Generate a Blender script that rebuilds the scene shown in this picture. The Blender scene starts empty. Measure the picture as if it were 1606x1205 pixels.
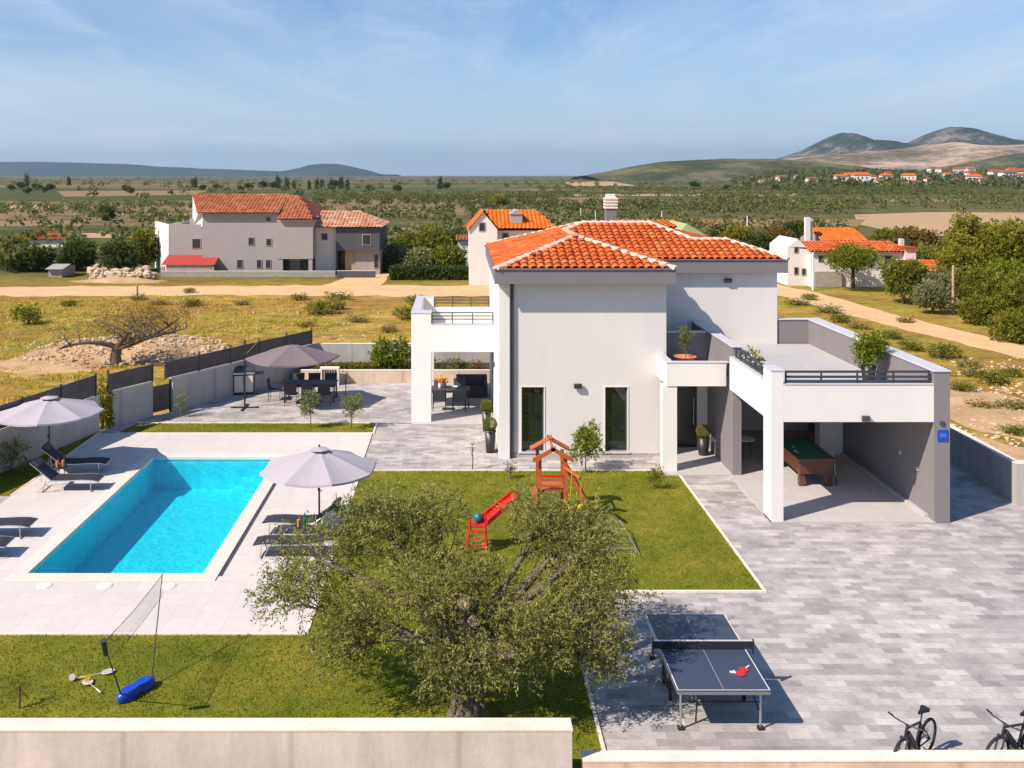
import bpy, math, random
import numpy as np
from mathutils import Vector, Matrix
SC = bpy.context.scene
COL = SC.collection
R = math.radians
F, CX, HY, CH = 1500.0, 720.0, 275.0, 9.2     # focal length and vanishing point in photo pixels, camera height

# ---------------------------------------------------------------- camera
cam = bpy.data.cameras.new('camera'); camo = bpy.data.objects.new('camera', cam); COL.objects.link(camo)
camo.location = (0, 0, CH); camo.rotation_euler = (R(90), 0, 0)
cam.sensor_width = 36; cam.lens = 36*F/1606
cam.shift_x = (803-CX)/1606; cam.shift_y = -(602.5-HY)/1606
cam.clip_end = 40000; cam.clip_start = 0.1
SC.camera = camo
# ---------------------------------------------------------------- sun, sky, exposure
SUND = Vector((-1.65, -1.0, 1.78)).normalized()
sl = bpy.data.lights.new('sun', 'SUN'); so = bpy.data.objects.new('sun', sl); COL.objects.link(so)
sl.energy = 4.9; sl.angle = R(0.5); sl.color = (1.0, 0.93, 0.85)
sl.color = (1.0, 0.885, 0.755)
so.rotation_euler = SUND.to_track_quat('Z', 'Y').to_euler()
w = bpy.data.worlds.new('World'); SC.world = w; w.use_nodes = True
nt = w.node_tree; N = nt.nodes; Lk = nt.links; N.clear()
out = N.new('ShaderNodeOutputWorld'); bg = N.new('ShaderNodeBackground')
sky = N.new('ShaderNodeTexSky'); sky.sky_type = 'NISHITA'; sky.sun_disc = False
sky.sun_elevation = R(42.7); sky.sun_rotation = math.atan2(SUND.x, SUND.y) % (2*math.pi)
sky.air_density = 1.0; sky.dust_density = 0.4; sky.ozone_density = 2.5; sky.altitude = 50
tc = N.new('ShaderNodeTexCoord')
sep = N.new('ShaderNodeSeparateXYZ'); Lk.new(tc.outputs['Generated'], sep.inputs[0])
def wmath(op, a, b=None, c=None):
    n = N.new('ShaderNodeMath'); n.operation = op
    for i, v in enumerate((a, b, c)):
        if v is None: continue
        if isinstance(v, (int, float)): n.inputs[i].default_value = v
        else: Lk.new(v, n.inputs[i])
    return n.outputs[0]
den = wmath('ADD', wmath('MAXIMUM', sep.outputs[2], 0.0), 0.10)
cmb = N.new('ShaderNodeCombineXYZ')
Lk.new(wmath('DIVIDE', sep.outputs[0], den), cmb.inputs[0]); Lk.new(wmath('DIVIDE', sep.outputs[1], den), cmb.inputs[1])
def wnoise(scale, detail, rough, sx, sy, off, dist=0.0, rot=0.0):
    mp = N.new('ShaderNodeMapping'); mp.inputs['Scale'].default_value = (sx, sy, 1); mp.inputs['Location'].default_value = off
    mp.inputs['Rotation'].default_value = (0, 0, rot)
    Lk.new(cmb.outputs[0], mp.inputs[0]); n = N.new('ShaderNodeTexNoise')
    n.inputs['Scale'].default_value = scale; n.inputs['Detail'].default_value = detail; n.inputs['Roughness'].default_value = rough
    n.inputs['Distortion'].default_value = dist
    Lk.new(mp.outputs[0], n.inputs['Vector']); return n.outputs[0]
def wramp(v, a, b, lo=0.0, hi=1.0):
    m = N.new('ShaderNodeMapRange'); m.interpolation_type = 'SMOOTHSTEP'
    m.inputs[1].default_value = a; m.inputs[2].default_value = b; m.inputs[3].default_value = lo; m.inputs[4].default_value = hi
    Lk.new(v, m.inputs[0]); return m.outputs[0]
c1 = wramp(wnoise(0.42, 7, 0.62, 1.0, 0.42, (3.1, 1.7, 0), 0.8, 0.35), 0.30, 0.72, 0.0, 0.72)    # thin veils of cirrus
c2 = wramp(wnoise(1.5, 8, 0.68, 1.0, 0.35, (7.3, 4.2, 2), 1.2, 0.3), 0.45, 0.75, 0.0, 0.34)      # streaks
cov = wmath('ADD', c1, c2)
cum = wramp(wnoise(1.1, 9, 0.6, 1.0, 0.55, (1.9, 8.4, 5), 0.3), 0.50, 0.62, 0.0, 0.8)           # few small low clouds
low = wmath('MULTIPLY', wramp(sep.outputs[2], 0.012, 0.03), wramp(sep.outputs[2], 0.055, 0.035))
cov = wmath('MINIMUM', wmath('MULTIPLY', wmath('ADD', cov, wmath('MULTIPLY', cum, low)), wramp(sep.outputs[2], 0.22, 0.42, 1.0, 0.12)), 0.9)
hzn = wramp(sep.outputs[2], 0.0, 0.16, 1.0, 0.0)
tint = N.new('ShaderNodeMix'); tint.data_type = 'RGBA'; tint.blend_type = 'MULTIPLY'; tint.inputs[0].default_value = 1.0
Lk.new(sky.outputs[0], tint.inputs[6]); tint.inputs[7].default_value = (0.84, 1.12, 1.42, 1)
hmix = N.new('ShaderNodeMix'); hmix.data_type = 'RGBA'; Lk.new(wmath('MULTIPLY', hzn, 0.85), hmix.inputs[0]); Lk.new(tint.outputs[2], hmix.inputs[6]); hmix.inputs[7].default_value = (6.3, 8.3, 10.4, 1)
mixc = N.new('ShaderNodeMix'); mixc.data_type = 'RGBA'
Lk.new(cov, mixc.inputs[0]); Lk.new(hmix.outputs[2], mixc.inputs[6]); mixc.inputs[7].default_value = (7.4, 8.7, 10.4, 1)
Lk.new(mixc.outputs[2], bg.inputs[0]); bg.inputs[1].default_value = 0.072
Lk.new(bg.outputs[0], out.inputs[0])
SC.view_settings.view_transform = 'Standard'; SC.view_settings.look = 'None'
SC.view_settings.exposure = 0.38; SC.view_settings.gamma = 1.0
SC.cycles.use_denoising = True; SC.cycles.max_bounces = 6; SC.cycles.transparent_max_bounces = 12
SC.cycles.diffuse_bounces = 3; SC.cycles.glossy_bounces = 3; SC.cycles.volume_bounces = 0
SC.cycles.caustics_reflective = False; SC.cycles.caustics_refractive = False

# ---------------------------------------------------------------- photo-to-world conversions
def W(px, py, h=0.0):
    Y = F*(CH-h)/(py-HY); return ((px-CX)*Y/F, Y)
def WX(px, Y): return (px-CX)*Y/F
def WH(py, Y): return CH-(py-HY)*Y/F

# ---------------------------------------------------------------- mesh builder
class MB:
    def __init__(s, off=(0, 0, 0)): s.v = []; s.f = []; s.off = off; s.t = None; s.sm = []
    def add(s, vs, fs, smooth=False):
        b = len(s.v); s.v += [(x-s.off[0], y-s.off[1], z-s.off[2]) for x, y, z in vs]
        s.f += [tuple(b+i for i in f) for f in fs]; s.sm += [smooth]*len(fs); return s
    def box(s, x0, x1, y0, y1, z0, z1):
        vs = [(x0,y0,z0),(x1,y0,z0),(x1,y1,z0),(x0,y1,z0),(x0,y0,z1),(x1,y0,z1),(x1,y1,z1),(x0,y1,z1)]
        return s.add(vs, [(0,3,2,1),(4,5,6,7),(0,1,5,4),(1,2,6,5),(2,3,7,6),(3,0,4,7)])
    def rbox(s, x0, x1, y0, y1, z0, z1, b=0.01):
        # box with chamfered vertical and top edges
        def ring(d, z): return [(x0+d,y0+b,z),(x0+b,y0+d,z)] if 0 else [
            (x0+b,y0+d,z),(x1-b,y0+d,z),(x1-d,y0+b,z),(x1-d,y1-b,z),(x1-b,y1-d,z),(x0+b,y1-d,z),(x0+d,y1-b,z),(x0+d,y0+b,z)]
        vs = ring(0,z0)+ring(0,z1-b)+ring(b*.8,z1)
        fs = [tuple(range(7,-1,-1)), tuple(range(16,24))]
        for k in (0,8):
            for i in range(8): j=(i+1)%8; fs.append((k+i,k+j,k+8+j,k+8+i))
        return s.add(vs, fs)
    def obox(s, c, ax, ay, az):           # oriented box: centre and three half-axes
        c, ax, ay, az = map(Vector, (c, ax, ay, az)); vs = []
        for k in (-1,1):
            for (i,j) in ((-1,-1),(1,-1),(1,1),(-1,1)): vs.append(tuple(c+ax*i+ay*j+az*k))
        return s.add(vs, [(0,3,2,1),(4,5,6,7),(0,1,5,4),(1,2,6,5),(2,3,7,6),(3,0,4,7)])
    def prism(s, pts, z0, z1):
        n = len(pts); vs = [(p[0],p[1],z0) for p in pts]+[(p[0],p[1],z1) for p in pts]
        return s.add(vs, [tuple(range(n-1,-1,-1)), tuple(range(n,2*n))]+[(i,(i+1)%n,n+(i+1)%n,n+i) for i in range(n)])
    def tube(s, p, q, r0, r1=None, n=8, cap=True):
        p, q = Vector(p), Vector(q); r1 = r0 if r1 is None else r1
        d = (q-p).normalized(); a = d.orthogonal().normalized(); b = d.cross(a); vs = []
        for c, r in ((p,r0),(q,r1)):
            for i in range(n):
                t = 2*math.pi*i/n; vs.append(tuple(c+(a*math.cos(t)+b*math.sin(t))*r))
        fs = [(i,(i+1)%n,n+(i+1)%n,n+i) for i in range(n)]
        s.add(vs, fs, True)
        if cap: s.add(vs, [tuple(range(n-1,-1,-1)), tuple(range(n,2*n))])
        return s
    def chain(s, pts, rs, n=8):           # smooth tube through points
        vs = []; a = None
        for i, p in enumerate(pts):
            p = Vector(p); d = (Vector(pts[min(i+1,len(pts)-1)])-Vector(pts[max(i-1,0)])).normalized()
            a = d.orthogonal().normalized() if a is None else (a-d*a.dot(d)).normalized()
            b = d.cross(a)
            for k in range(n):
                t = 2*math.pi*k/n; vs.append(tuple(p+(a*math.cos(t)+b*math.sin(t))*rs[i]))
        fs = [(i*n+k, i*n+(k+1)%n, (i+1)*n+(k+1)%n, (i+1)*n+k) for i in range(len(pts)-1) for k in range(n)]
        s.add(vs, fs, True); m = len(vs)
        s.add(vs[-n:], [tuple(range(n))]); s.add(vs[:n], [tuple(range(n-1,-1,-1))]); return s
    def lathe(s, prof, c=(0,0,0), n=16, sy=1.0):
        vs = []
        for r, z in prof:
            for i in range(n):
                t = 2*math.pi*i/n; vs.append((c[0]+r*math.cos(t), c[1]+r*math.sin(t)*sy, c[2]+z))
        m = len(prof)
        s.add(vs, [(j*n+i, j*n+(i+1)%n, (j+1)*n+(i+1)%n, (j+1)*n+i) for j in range(m-1) for i in range(n)], True)
        s.add(vs[:n], [tuple(range(n-1,-1,-1))]); s.add(vs[-n:], [tuple(range(n))]); return s
    def ball(s, c, r, n=10, sz=1.0, jit=0.0, rng=random):
        vs = [(c[0],c[1],c[2]-r*sz)]; m = n//2
        for j in range(1, m):
            ph = math.pi*j/m-math.pi/2
            for i in range(n):
                t = 2*math.pi*i/n; k = r*(1+rng.uniform(-jit,jit))
                vs.append((c[0]+k*math.cos(ph)*math.cos(t), c[1]+k*math.cos(ph)*math.sin(t), c[2]+k*sz*math.sin(ph)))
        vs.append((c[0],c[1],c[2]+r*sz)); L = len(vs)-1; fs = []
        for i in range(n):
            fs.append((0, 1+(i+1)%n, 1+i)); b = 1+(m-2)*n; fs.append((L, b+i, b+(i+1)%n))
            for j in range(m-2): fs.append((1+j*n+i, 1+j*n+(i+1)%n, 1+(j+1)*n+(i+1)%n, 1+(j+1)*n+i))
        return s.add(vs, fs, jit == 0.0)
    def quad(s, a, b, c, d): return s.add([a,b,c,d], [(0,1,2,3)])
    def poly(s, pts): return s.add(pts, [tuple(range(len(pts)))])
    def build(s, name, mat, parent=None, label=None, bevel=0.0):
        me = bpy.data.meshes.new(name); me.from_pydata(s.v, [], s.f)
        me.polygons.foreach_set('use_smooth', s.sm)
        if s.t is not None:
            a = me.attributes.new('tint', 'FLOAT', 'FACE'); a.data.foreach_set('value', s.t)
        me.update()
        o = bpy.data.objects.new(name, me); COL.objects.link(o); me.materials.append(mat)
        if parent is not None: o.parent = parent
        if label: o['label'] = label
        if bevel:
            m = o.modifiers.new('bevel', 'BEVEL'); m.width = bevel; m.segments = 2; m.limit_method = 'ANGLE'
        return o

def tag(o, label=None, cat=None, group=None, kind=None):
    if label: o['label'] = label
    if cat: o['category'] = cat
    if group: o['group'] = group
    if kind: o['kind'] = kind
    return o
def thing(name, label, cat, loc=(0,0,0), rz=0.0, group=None):
    o = bpy.data.objects.new(name, None); COL.objects.link(o); o.location = loc; o.rotation_euler = (0,0,rz)
    o.empty_display_size = 0.2
    return tag(o, label, cat, group)
def kids(o): return [c for c in bpy.data.objects if c.parent == o]
def dup(root, loc, rz=0.0, label=None, group=None, scale=None):
    def cp(o, par):
        c = o.copy(); COL.objects.link(c)
        if par is not None: c.parent = par
        for ch in kids(o): cp(ch, c)
        return c
    r = cp(root, None); r.location = loc; r.rotation_euler = (0,0,rz)
    if scale is not None: r.scale = (scale,)*3 if not isinstance(scale, tuple) else scale
    if label: r['label'] = label
    if group: r['group'] = group
    return r

# ---------------------------------------------------------------- materials
def srgb(r, g, b):
    f = lambda c: (c/255/12.92) if c/255 <= 0.04045 else ((c/255+0.055)/1.055)**2.4
    return (f(r), f(g), f(b), 1)
class Mat:
    def __init__(s, name):
        s.m = bpy.data.materials.new(name); s.m.use_nodes = True; s.nt = s.m.node_tree; s.N = s.nt.nodes
        s.b = s.N['Principled BSDF']; s.out = s.N['Material Output']
        s.co = None
    def n(s, t, **kw):
        x = s.N.new(t)
        for k, v in kw.items(): setattr(x, k, v)
        return x
    def l(s, a, b): s.nt.links.new(a, b)
    def pos(s, world=True):
        if s.co is None:
            s.co = (s.n('ShaderNodeNewGeometry').outputs['Position'] if world else s.n('ShaderNodeTexCoord').outputs['Object'])
        return s.co
    def mapped(s, sc=(1,1,1), rot=(0,0,0), loc=(0,0,0)):
        m = s.n('ShaderNodeMapping'); m.inputs['Scale'].default_value = sc; m.inputs['Rotation'].default_value = rot
        m.inputs['Location'].default_value = loc; s.l(s.pos(), m.inputs[0]); return m.outputs[0]
    def noise(s, scale, detail=5, rough=0.55, vec=None, dist=0.0):
        x = s.n('ShaderNodeTexNoise'); x.inputs['Scale'].default_value = scale; x.inputs['Detail'].default_value = detail
        x.inputs['Roughness'].default_value = rough; x.inputs['Distortion'].default_value = dist
        s.l(vec if vec is not None else s.pos(), x.inputs['Vector']); return x.outputs[0]
    def ramp(s, v, stops, interp='LINEAR'):
        r = s.n('ShaderNodeValToRGB'); r.color_ramp.interpolation = interp
        e = r.color_ramp.elements
        while len(e) < len(stops): e.new(0.5)
        for i, (p, c) in enumerate(stops):
            e[i].position = p; e[i].color = c if hasattr(c, '__len__') else (c, c, c, 1)
        s.l(v, r.inputs[0]); return r.outputs[0]
    def mix(s, a, b, f, mode='MIX'):
        m = s.n('ShaderNodeMix', data_type='RGBA', blend_type=mode)
        for v, i in ((f, 0), (a, 6), (b, 7)):
            if isinstance(v, (int, float)): m.inputs[i].default_value = v if i == 0 else (v, v, v, 1)
            elif isinstance(v, tuple): m.inputs[i].default_value = v
            else: s.l(v, m.inputs[i])
        return m.outputs[2]
    def math(s, op, a, b):
        m = s.n('ShaderNodeMath', operation=op)
        for i, v in enumerate((a, b)):
            if isinstance(v, (int, float)): m.inputs[i].default_value = v
            else: s.l(v, m.inputs[i])
        return m.outputs[0]
    def bump(s, h, strength=0.3, dist=0.02):
        b = s.n('ShaderNodeBump'); b.inputs['Strength'].default_value = strength; b.inputs['Distance'].default_value = dist
        s.l(h, b.inputs['Height']); s.l(b.outputs[0], s.b.inputs['Normal'])
    def color(s, c):
        if isinstance(c, tuple): s.b.inputs['Base Color'].default_value = c
        else: s.l(c, s.b.inputs['Base Color'])
    def rough(s, r, metal=0.0, spec=None):
        s.b.inputs['Roughness'].default_value = r; s.b.inputs['Metallic'].default_value = metal
        if spec is not None: s.b.inputs['Specular IOR Level'].default_value = spec
        return s
def dk(c, k): return (c[0]*k, c[1]*k, c[2]*k, 1)
def basic(name, c, rough=0.6, var=0.12, scale=3.0, metal=0.0, bump=0.0, world=False, fine=40.0, spec=None):
    m = Mat(name); m.pos(world); n1 = m.noise(scale, 6, 0.6); n2 = m.noise(fine, 3, 0.5)
    v = m.math('ADD', m.math('MULTIPLY', n1, 0.65), m.math('MULTIPLY', n2, 0.35))
    m.color(m.ramp(v, [(0.3, dk(c, 1-var)), (0.7, dk(c, 1+var))])); m.rough(rough, metal, spec)
    if bump: m.bump(v, bump, 0.02)
    return m.m
def plaster(name, c, streak=0.06):
    streak *= 1.1
    m = Mat(name); big = m.noise(0.35, 5, 0.6); st = m.noise(1.0, 6, 0.65, m.mapped((2.2, 2.2, 0.18)))
    fine = m.noise(70, 3, 0.6)
    col = m.ramp(big, [(0.3, dk(c, 0.955)), (0.7, dk(c, 1.03))])
    col = m.mix(col, m.ramp(st, [(0.45, 1.0), (0.85, 1.0-streak)]), 1.0, 'MULTIPLY')
    m.color(col); m.rough(0.9, 0, 0.25); m.bump(fine, 0.25, 0.006); return m.m
def leafmat(name, c0, c1, c2, trans=0.35, rough=0.55, under=None):
    m = Mat(name); a = m.n('ShaderNodeAttribute', attribute_name='tint')
    col = m.ramp(a.outputs['Fac'], [(0.0, c0), (0.55, c1), (1.0, c2)])
    if under is not None:
        g = m.n('ShaderNodeNewGeometry'); col = m.mix(col, under, m.math('MULTIPLY', g.outputs['Backfacing'], 0.6))
    m.color(col); m.rough(rough, 0, 0.06)
    t = m.n('ShaderNodeBsdfTranslucent'); m.l(m.mix(col, (1.0, 1.15, 0.5, 1), 1.0, 'MULTIPLY'), t.inputs[0])
    x = m.n('ShaderNodeMixShader'); x.inputs[0].default_value = trans
    m.l(m.b.outputs[0], x.inputs[1]); m.l(t.outputs[0], x.inputs[2]); m.l(x.outputs[0], m.out.inputs[0]); return m.m

M = {}
M['white'] = plaster('white_plaster', (0.80, 0.765, 0.725, 1), 0.05)
M['facade'] = plaster('facade_plaster', (0.725, 0.685, 0.655, 1), 0.06)
M['greywall'] = plaster('grey_plaster', (0.235, 0.215, 0.22, 1), 0.08)
M['fascia'] = basic('fascia_grey', (0.20, 0.185, 0.195, 1), 0.6, 0.05, 1.0, world=True)
M['coping'] = basic('coping_stone', (0.56, 0.56, 0.60, 1), 0.6, 0.08, 2.0, world=True, bump=0.05)
M['black'] = basic('black_metal', (0.022, 0.022, 0.025, 1), 0.4, 0.2, 5)
M['darkgrey'] = basic('dark_grey', (0.06, 0.06, 0.068, 1), 0.55, 0.15, 5)
M['anth'] = basic('anthracite', (0.045, 0.048, 0.055, 1), 0.45, 0.1, 5)
M['metal'] = basic('brushed_metal', (0.55, 0.56, 0.58, 1), 0.35, 0.06, 8, metal=0.8)
M['whitepl'] = basic('white_plastic', (0.78, 0.78, 0.76, 1), 0.4, 0.04, 5)
M['wood'] = basic('brown_wood', (0.115, 0.042, 0.026, 1), 0.4, 0.25, 6)
M['orangewood'] = basic('orange_wood', (0.46, 0.115, 0.025, 1), 0.6, 0.3, 9, bump=0.1)
M['red'] = basic('red_plastic', (0.62, 0.025, 0.02, 1), 0.35, 0.1, 5)
M['blue'] = basic('blue_plastic', (0.008, 0.065, 0.50, 1), 0.35, 0.08, 5)
M['yellow'] = basic('yellow_plastic', (0.75, 0.42, 0.015, 1), 0.4, 0.08, 5)
M['orange'] = basic('orange_petal', (0.80, 0.27, 0.01, 1), 0.6, 0.15, 5)
M['teal'] = basic('teal_plastic', (0.01, 0.16, 0.20, 1), 0.4, 0.1, 5)
M['terracotta'] = basic('terracotta', (0.62, 0.22, 0.11, 1), 0.75, 0.12, 8)
M['rubber'] = basic('rubber', (0.018, 0.018, 0.018, 1), 0.75, 0.2, 5)
M['soil'] = basic('soil_dark', (0.055, 0.038, 0.025, 1), 0.95, 0.3, 12)
M['bark'] = basic('grey_bark', (0.15, 0.12, 0.09, 1), 0.95, 0.45, 14, bump=0.6, fine=60)
M['barkdark'] = basic('dark_bark', (0.07, 0.052, 0.038, 1), 0.95, 0.3, 6, bump=0.4)
M['cutwood'] = basic('pale_cut_wood', (0.46, 0.33, 0.20, 1), 0.9, 0.25, 25)
M['fabric'] = basic('grey_canvas', (0.44, 0.40, 0.435, 1), 0.9, 0.04, 2, bump=0.05)
M['fabtaupe'] = basic('taupe_canvas', (0.19, 0.15, 0.155, 1), 0.9, 0.05, 2, bump=0.05)
M['mesh'] = basic('dark_sling_fabric', (0.035, 0.032, 0.042, 1), 0.7, 0.2, 12)
M['dooor'] = basic('door_grey', (0.04, 0.042, 0.05, 1), 0.35, 0.1, 2)
# window glass: dark, mirror-like at grazing angles
g = Mat('window_glass'); g.color((0.012, 0.02, 0.018, 1)); g.rough(0.03, 0, 0.9); g.bump(g.noise(0.8, 2), 0.02, 0.02); M['glass'] = g.m
g = Mat('far_glass'); g.color((0.03, 0.035, 0.045, 1)); g.rough(0.2, 0, 0.5); M['farglass'] = g.m
# ---------------------------------------------------------------- surface materials
def paving():
    m = Mat('grey_paving'); p = m.pos()
    def bricks(w, h, off, loc, c1, c2, mort):
        b = m.n('ShaderNodeTexBrick'); b.offset = off; b.offset_frequency = 2; b.squash = 1.0
        b.inputs['Scale'].default_value = 1.0; b.inputs['Brick Width'].default_value = w; b.inputs['Row Height'].default_value = h
        b.inputs['Mortar Size'].default_value = 0.006; b.inputs['Mortar Smooth'].default_value = 0.3; b.inputs['Bias'].default_value = 0
        b.inputs['Color1'].default_value = c1; b.inputs['Color2'].default_value = c2; b.inputs['Mortar'].default_value = mort
        m.l(m.mapped((1,1,1), (0,0,0), loc), b.inputs['Vector']); return b
    A = bricks(0.40, 0.20, 0.5, (0,0,0), (0.76,0.76,0.76,1), (1.22,1.21,1.20,1), (0.88,0.87,0.86,1))
    B = bricks(0.80, 0.40, 0.5, (0.2,0.0,0), (0.86,0.86,0.86,1), (1.14,1.13,1.12,1), (1,1,1,1))
    col = m.mix(A.outputs['Color'], B.outputs['Color'], 0.85, 'MULTIPLY')
    big = m.ramp(m.noise(0.16, 4, 0.6), [(0.3, (0.385,0.362,0.354,1)), (0.7, (0.51,0.477,0.462,1))])
    mid = m.ramp(m.noise(1.3, 7, 0.65), [(0.3, 0.74), (0.55, 1.0), (0.78, 1.18)])
    fine = m.ramp(m.noise(9.0, 6, 0.7, m.mapped((1, 2.2, 1))), [(0.3, 0.84), (0.7, 1.12)])
    col = m.mix(m.mix(m.mix(col, big, 1.0, 'MULTIPLY'), mid, 1.0, 'MULTIPLY'), fine, 1.0, 'MULTIPLY')
    m.color(col); m.rough(0.85, 0, 0.3); m.bump(m.mix(A.outputs['Fac'], m.noise(14, 5, 0.6), 0.35), 0.25, 0.01)
    return m.m
def tiles(name, c, size, var, joint=0.005, jd=0.8):
    m = Mat(name); m.pos(); b = m.n('ShaderNodeTexBrick'); b.offset = 0.0
    b.inputs['Scale'].default_value = 1; b.inputs['Brick Width'].default_value = size; b.inputs['Row Height'].default_value = size
    b.inputs['Mortar Size'].default_value = joint; b.inputs['Mortar Smooth'].default_value = 0.2; b.inputs['Bias'].default_value = 0
    b.inputs['Color1'].default_value = (1-var,)*3+(1,); b.inputs['Color2'].default_value = (1+var,)*3+(1,); b.inputs['Mortar'].default_value = (jd,)*3+(1,)
    m.l(m.pos(), b.inputs['Vector'])
    big = m.ramp(m.noise(0.25, 6, 0.6), [(0.3, dk(c, 0.93)), (0.7, dk(c, 1.05))])
    fine = m.ramp(m.noise(5.0, 6, 0.7), [(0.25, 0.93), (0.75, 1.05)])
    m.color(m.mix(m.mix(b.outputs['Color'], big, 1.0, 'MULTIPLY'), fine, 1.0, 'MULTIPLY')); m.rough(0.7, 0, 0.3)
    m.bump(b.outputs['Fac'], -0.15, 0.004); return m.m
def lawnmat():
    m = Mat('lawn_turf'); big = m.noise(0.45, 6, 0.6); mid = m.noise(2.6, 6, 0.7, dist=0.5); fine = m.noise(38, 4, 0.7)
    col = m.ramp(big, [(0.32, (0.125,0.165,0.015,1)), (0.5, (0.215,0.225,0.024,1)), (0.68, (0.31,0.265,0.038,1))])
    col = m.mix(col, m.ramp(mid, [(0.28, (0.55,0.68,0.5,1)), (0.5, (1,1,1,1)), (0.75, (1.22,1.14,1.2,1))]), 1.0, 'MULTIPLY')
    col = m.mix(col, m.ramp(fine, [(0.25, 0.55), (0.5, 1.0), (0.78, 1.35)]), 1.0, 'MULTIPLY')
    m.color(col); m.rough(0.95, 0, 0.1); m.bump(m.math('ADD', fine, mid), 0.8, 0.05); return m.m
def fieldmat():
    # one material for the open land: dry grass near, patchwork of soil, scrub and groves further out
    m = Mat('open_land'); p = m.pos()
    sp = m.n('ShaderNodeSeparateXYZ'); m.l(p, sp.inputs[0]); y = sp.outputs[1]
    big = m.noise(0.045, 5, 0.62); mid = m.noise(0.42, 8, 0.72, dist=0.8); fine = m.noise(3.2, 8, 0.75)
    dry = m.ramp(mid, [(0.30, (0.20,0.185,0.028,1)), (0.42, (0.36,0.275,0.042,1)), (0.52, (0.50,0.31,0.065,1)), (0.62, (0.60,0.38,0.12,1)), (0.74, (0.70,0.50,0.27,1))])
    dry = m.mix(dry, (0.25,0.255,0.035,1), m.ramp(big, [(0.45, 0.0), (0.62, 0.6)]))
    dry = m.mix(dry, m.ramp(fine, [(0.25, 0.35), (0.5, 1.0), (0.75, 1.45)]), 1.0, 'MULTIPLY')
    dry = m.mix(dry, (0.36,0.185,0.055,1), m.ramp(m.noise(0.09, 6, 0.7, m.mapped((1,1.8,1),(0,0,0),(31,7,0)), 0.6), [(0.46, 0.0), (0.56, 0.8)]))
    dry = m.mix(dry, (0.12,0.13,0.03,1), m.ramp(m.noise(0.55, 6, 0.7, m.mapped((1,1.4,1),(0,0,0),(3,17,0)), 0.8), [(0.52, 0.0), (0.62, 0.7)]))
    # far plain: fields in long strips seen edge on
    v = m.n('ShaderNodeTexVoronoi'); v.inputs['Scale'].default_value = 1.0; v.inputs['Randomness'].default_value = 0.9
    m.l(m.mapped((0.0042, 0.0075, 0.0), (0, 0, 0.12)), v.inputs['Vector'])
    sc = m.n('ShaderNodeSeparateColor'); m.l(v.outputs['Color'], sc.inputs[0])
    far = m.ramp(sc.outputs[0], [(0.0, (0.085,0.10,0.035,1)), (0.3, (0.11,0.115,0.042,1)), (0.5, (0.20,0.155,0.075,1)), (0.7, (0.10,0.12,0.04,1)), (0.85, (0.28,0.20,0.11,1)), (1.0, (0.14,0.13,0.05,1))])
    far = m.mix(far, m.ramp(m.noise(0.05, 7, 0.7), [(0.3, 0.55), (0.55, 1.0), (0.8, 1.4)]), 1.0, 'MULTIPLY')
    f = m.n('ShaderNodeMapRange'); f.inputs[1].default_value = 84; f.inputs[2].default_value = 100
    m.l(m.math('ADD', y, m.math('MULTIPLY', mid, 14)), f.inputs[0])
    m.color(m.mix(dry, far, f.outputs[0])); m.rough(1.0, 0, 0.05); m.bump(m.math('ADD', fine, mid), 0.9, 0.12); return m.m
def concrete(name, c):
    m = Mat(name); big = m.noise(0.5, 6, 0.65); st = m.noise(1.0, 6, 0.7, m.mapped((3.0, 3.0, 0.5))); fine = m.noise(22, 5, 0.7)
    col = m.ramp(big, [(0.3, dk(c, 0.82)), (0.7, dk(c, 1.1))])
    col = m.mix(col, m.ramp(st, [(0.4, 1.0), (0.75, 0.78)]), 1.0, 'MULTIPLY')
    col = m.mix(col, m.ramp(fine, [(0.3, 0.92), (0.7, 1.05)]), 1.0, 'MULTIPLY')
    b = m.n('ShaderNodeTexWave'); b.wave_type = 'BANDS'; b.bands_direction = 'X'; b.inputs['Scale'].default_value = 0.126   # formwork joints
    m.l(m.pos(), b.inputs['Vector']); col = m.mix(col, m.ramp(b.outputs['Fac'], [(0.0, 0.80), (0.006, 1.0)]), 1.0, 'MULTIPLY')
    m.color(col); m.rough(0.9, 0, 0.2); m.bump(fine, 0.3, 0.01); return m.m
def dirt(name, c, var=0.18):
    m = Mat(name); a = m.noise(0.5, 7, 0.7); f = m.noise(5, 6, 0.7)
    col = m.ramp(a, [(0.3, dk(c, 1-var)), (0.7, dk(c, 1+var*0.6))])
    m.color(m.mix(col, m.ramp(f, [(0.3, 0.82), (0.7, 1.12)]), 1.0, 'MULTIPLY')); m.rough(1, 0, 0.1); m.bump(f, 0.5, 0.04); return m.m
def rooftile(name, c0, c1, c2):
    m = Mat(name); a = m.n('ShaderNodeAttribute', attribute_name='tint')
    col = m.ramp(a.outputs['Fac'], [(0.0, c0), (0.5, c1), (1.0, c2)])
    n = m.noise(1.4, 6, 0.65); f = m.noise(18, 4, 0.6)
    col = m.mix(col, m.ramp(n, [(0.3, 0.80), (0.6, 1.05)]), 1.0, 'MULTIPLY')
    col = m.mix(col, m.ramp(f, [(0.3, 0.9), (0.7, 1.06)]), 1.0, 'MULTIPLY')
    m.color(col); m.rough(0.8, 0, 0.25); return m.m
M['paving'] = paving()
M['deck'] = tiles('pale_deck_tiles', (0.665, 0.61, 0.575, 1), 0.60, 0.03, 0.006, 0.80)
M['floortile'] = tiles('carport_tiles', (0.50, 0.475, 0.47, 1), 0.60, 0.03, 0.006, 0.8)
M['terrtile'] = tiles('terrace_tiles', (0.50, 0.485, 0.49, 1), 0.60, 0.03, 0.006, 0.85)
M['poolcoping'] = tiles('cream_coping', (0.76, 0.67, 0.58, 1), 0.50, 0.02, 0.005, 0.85)
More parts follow.
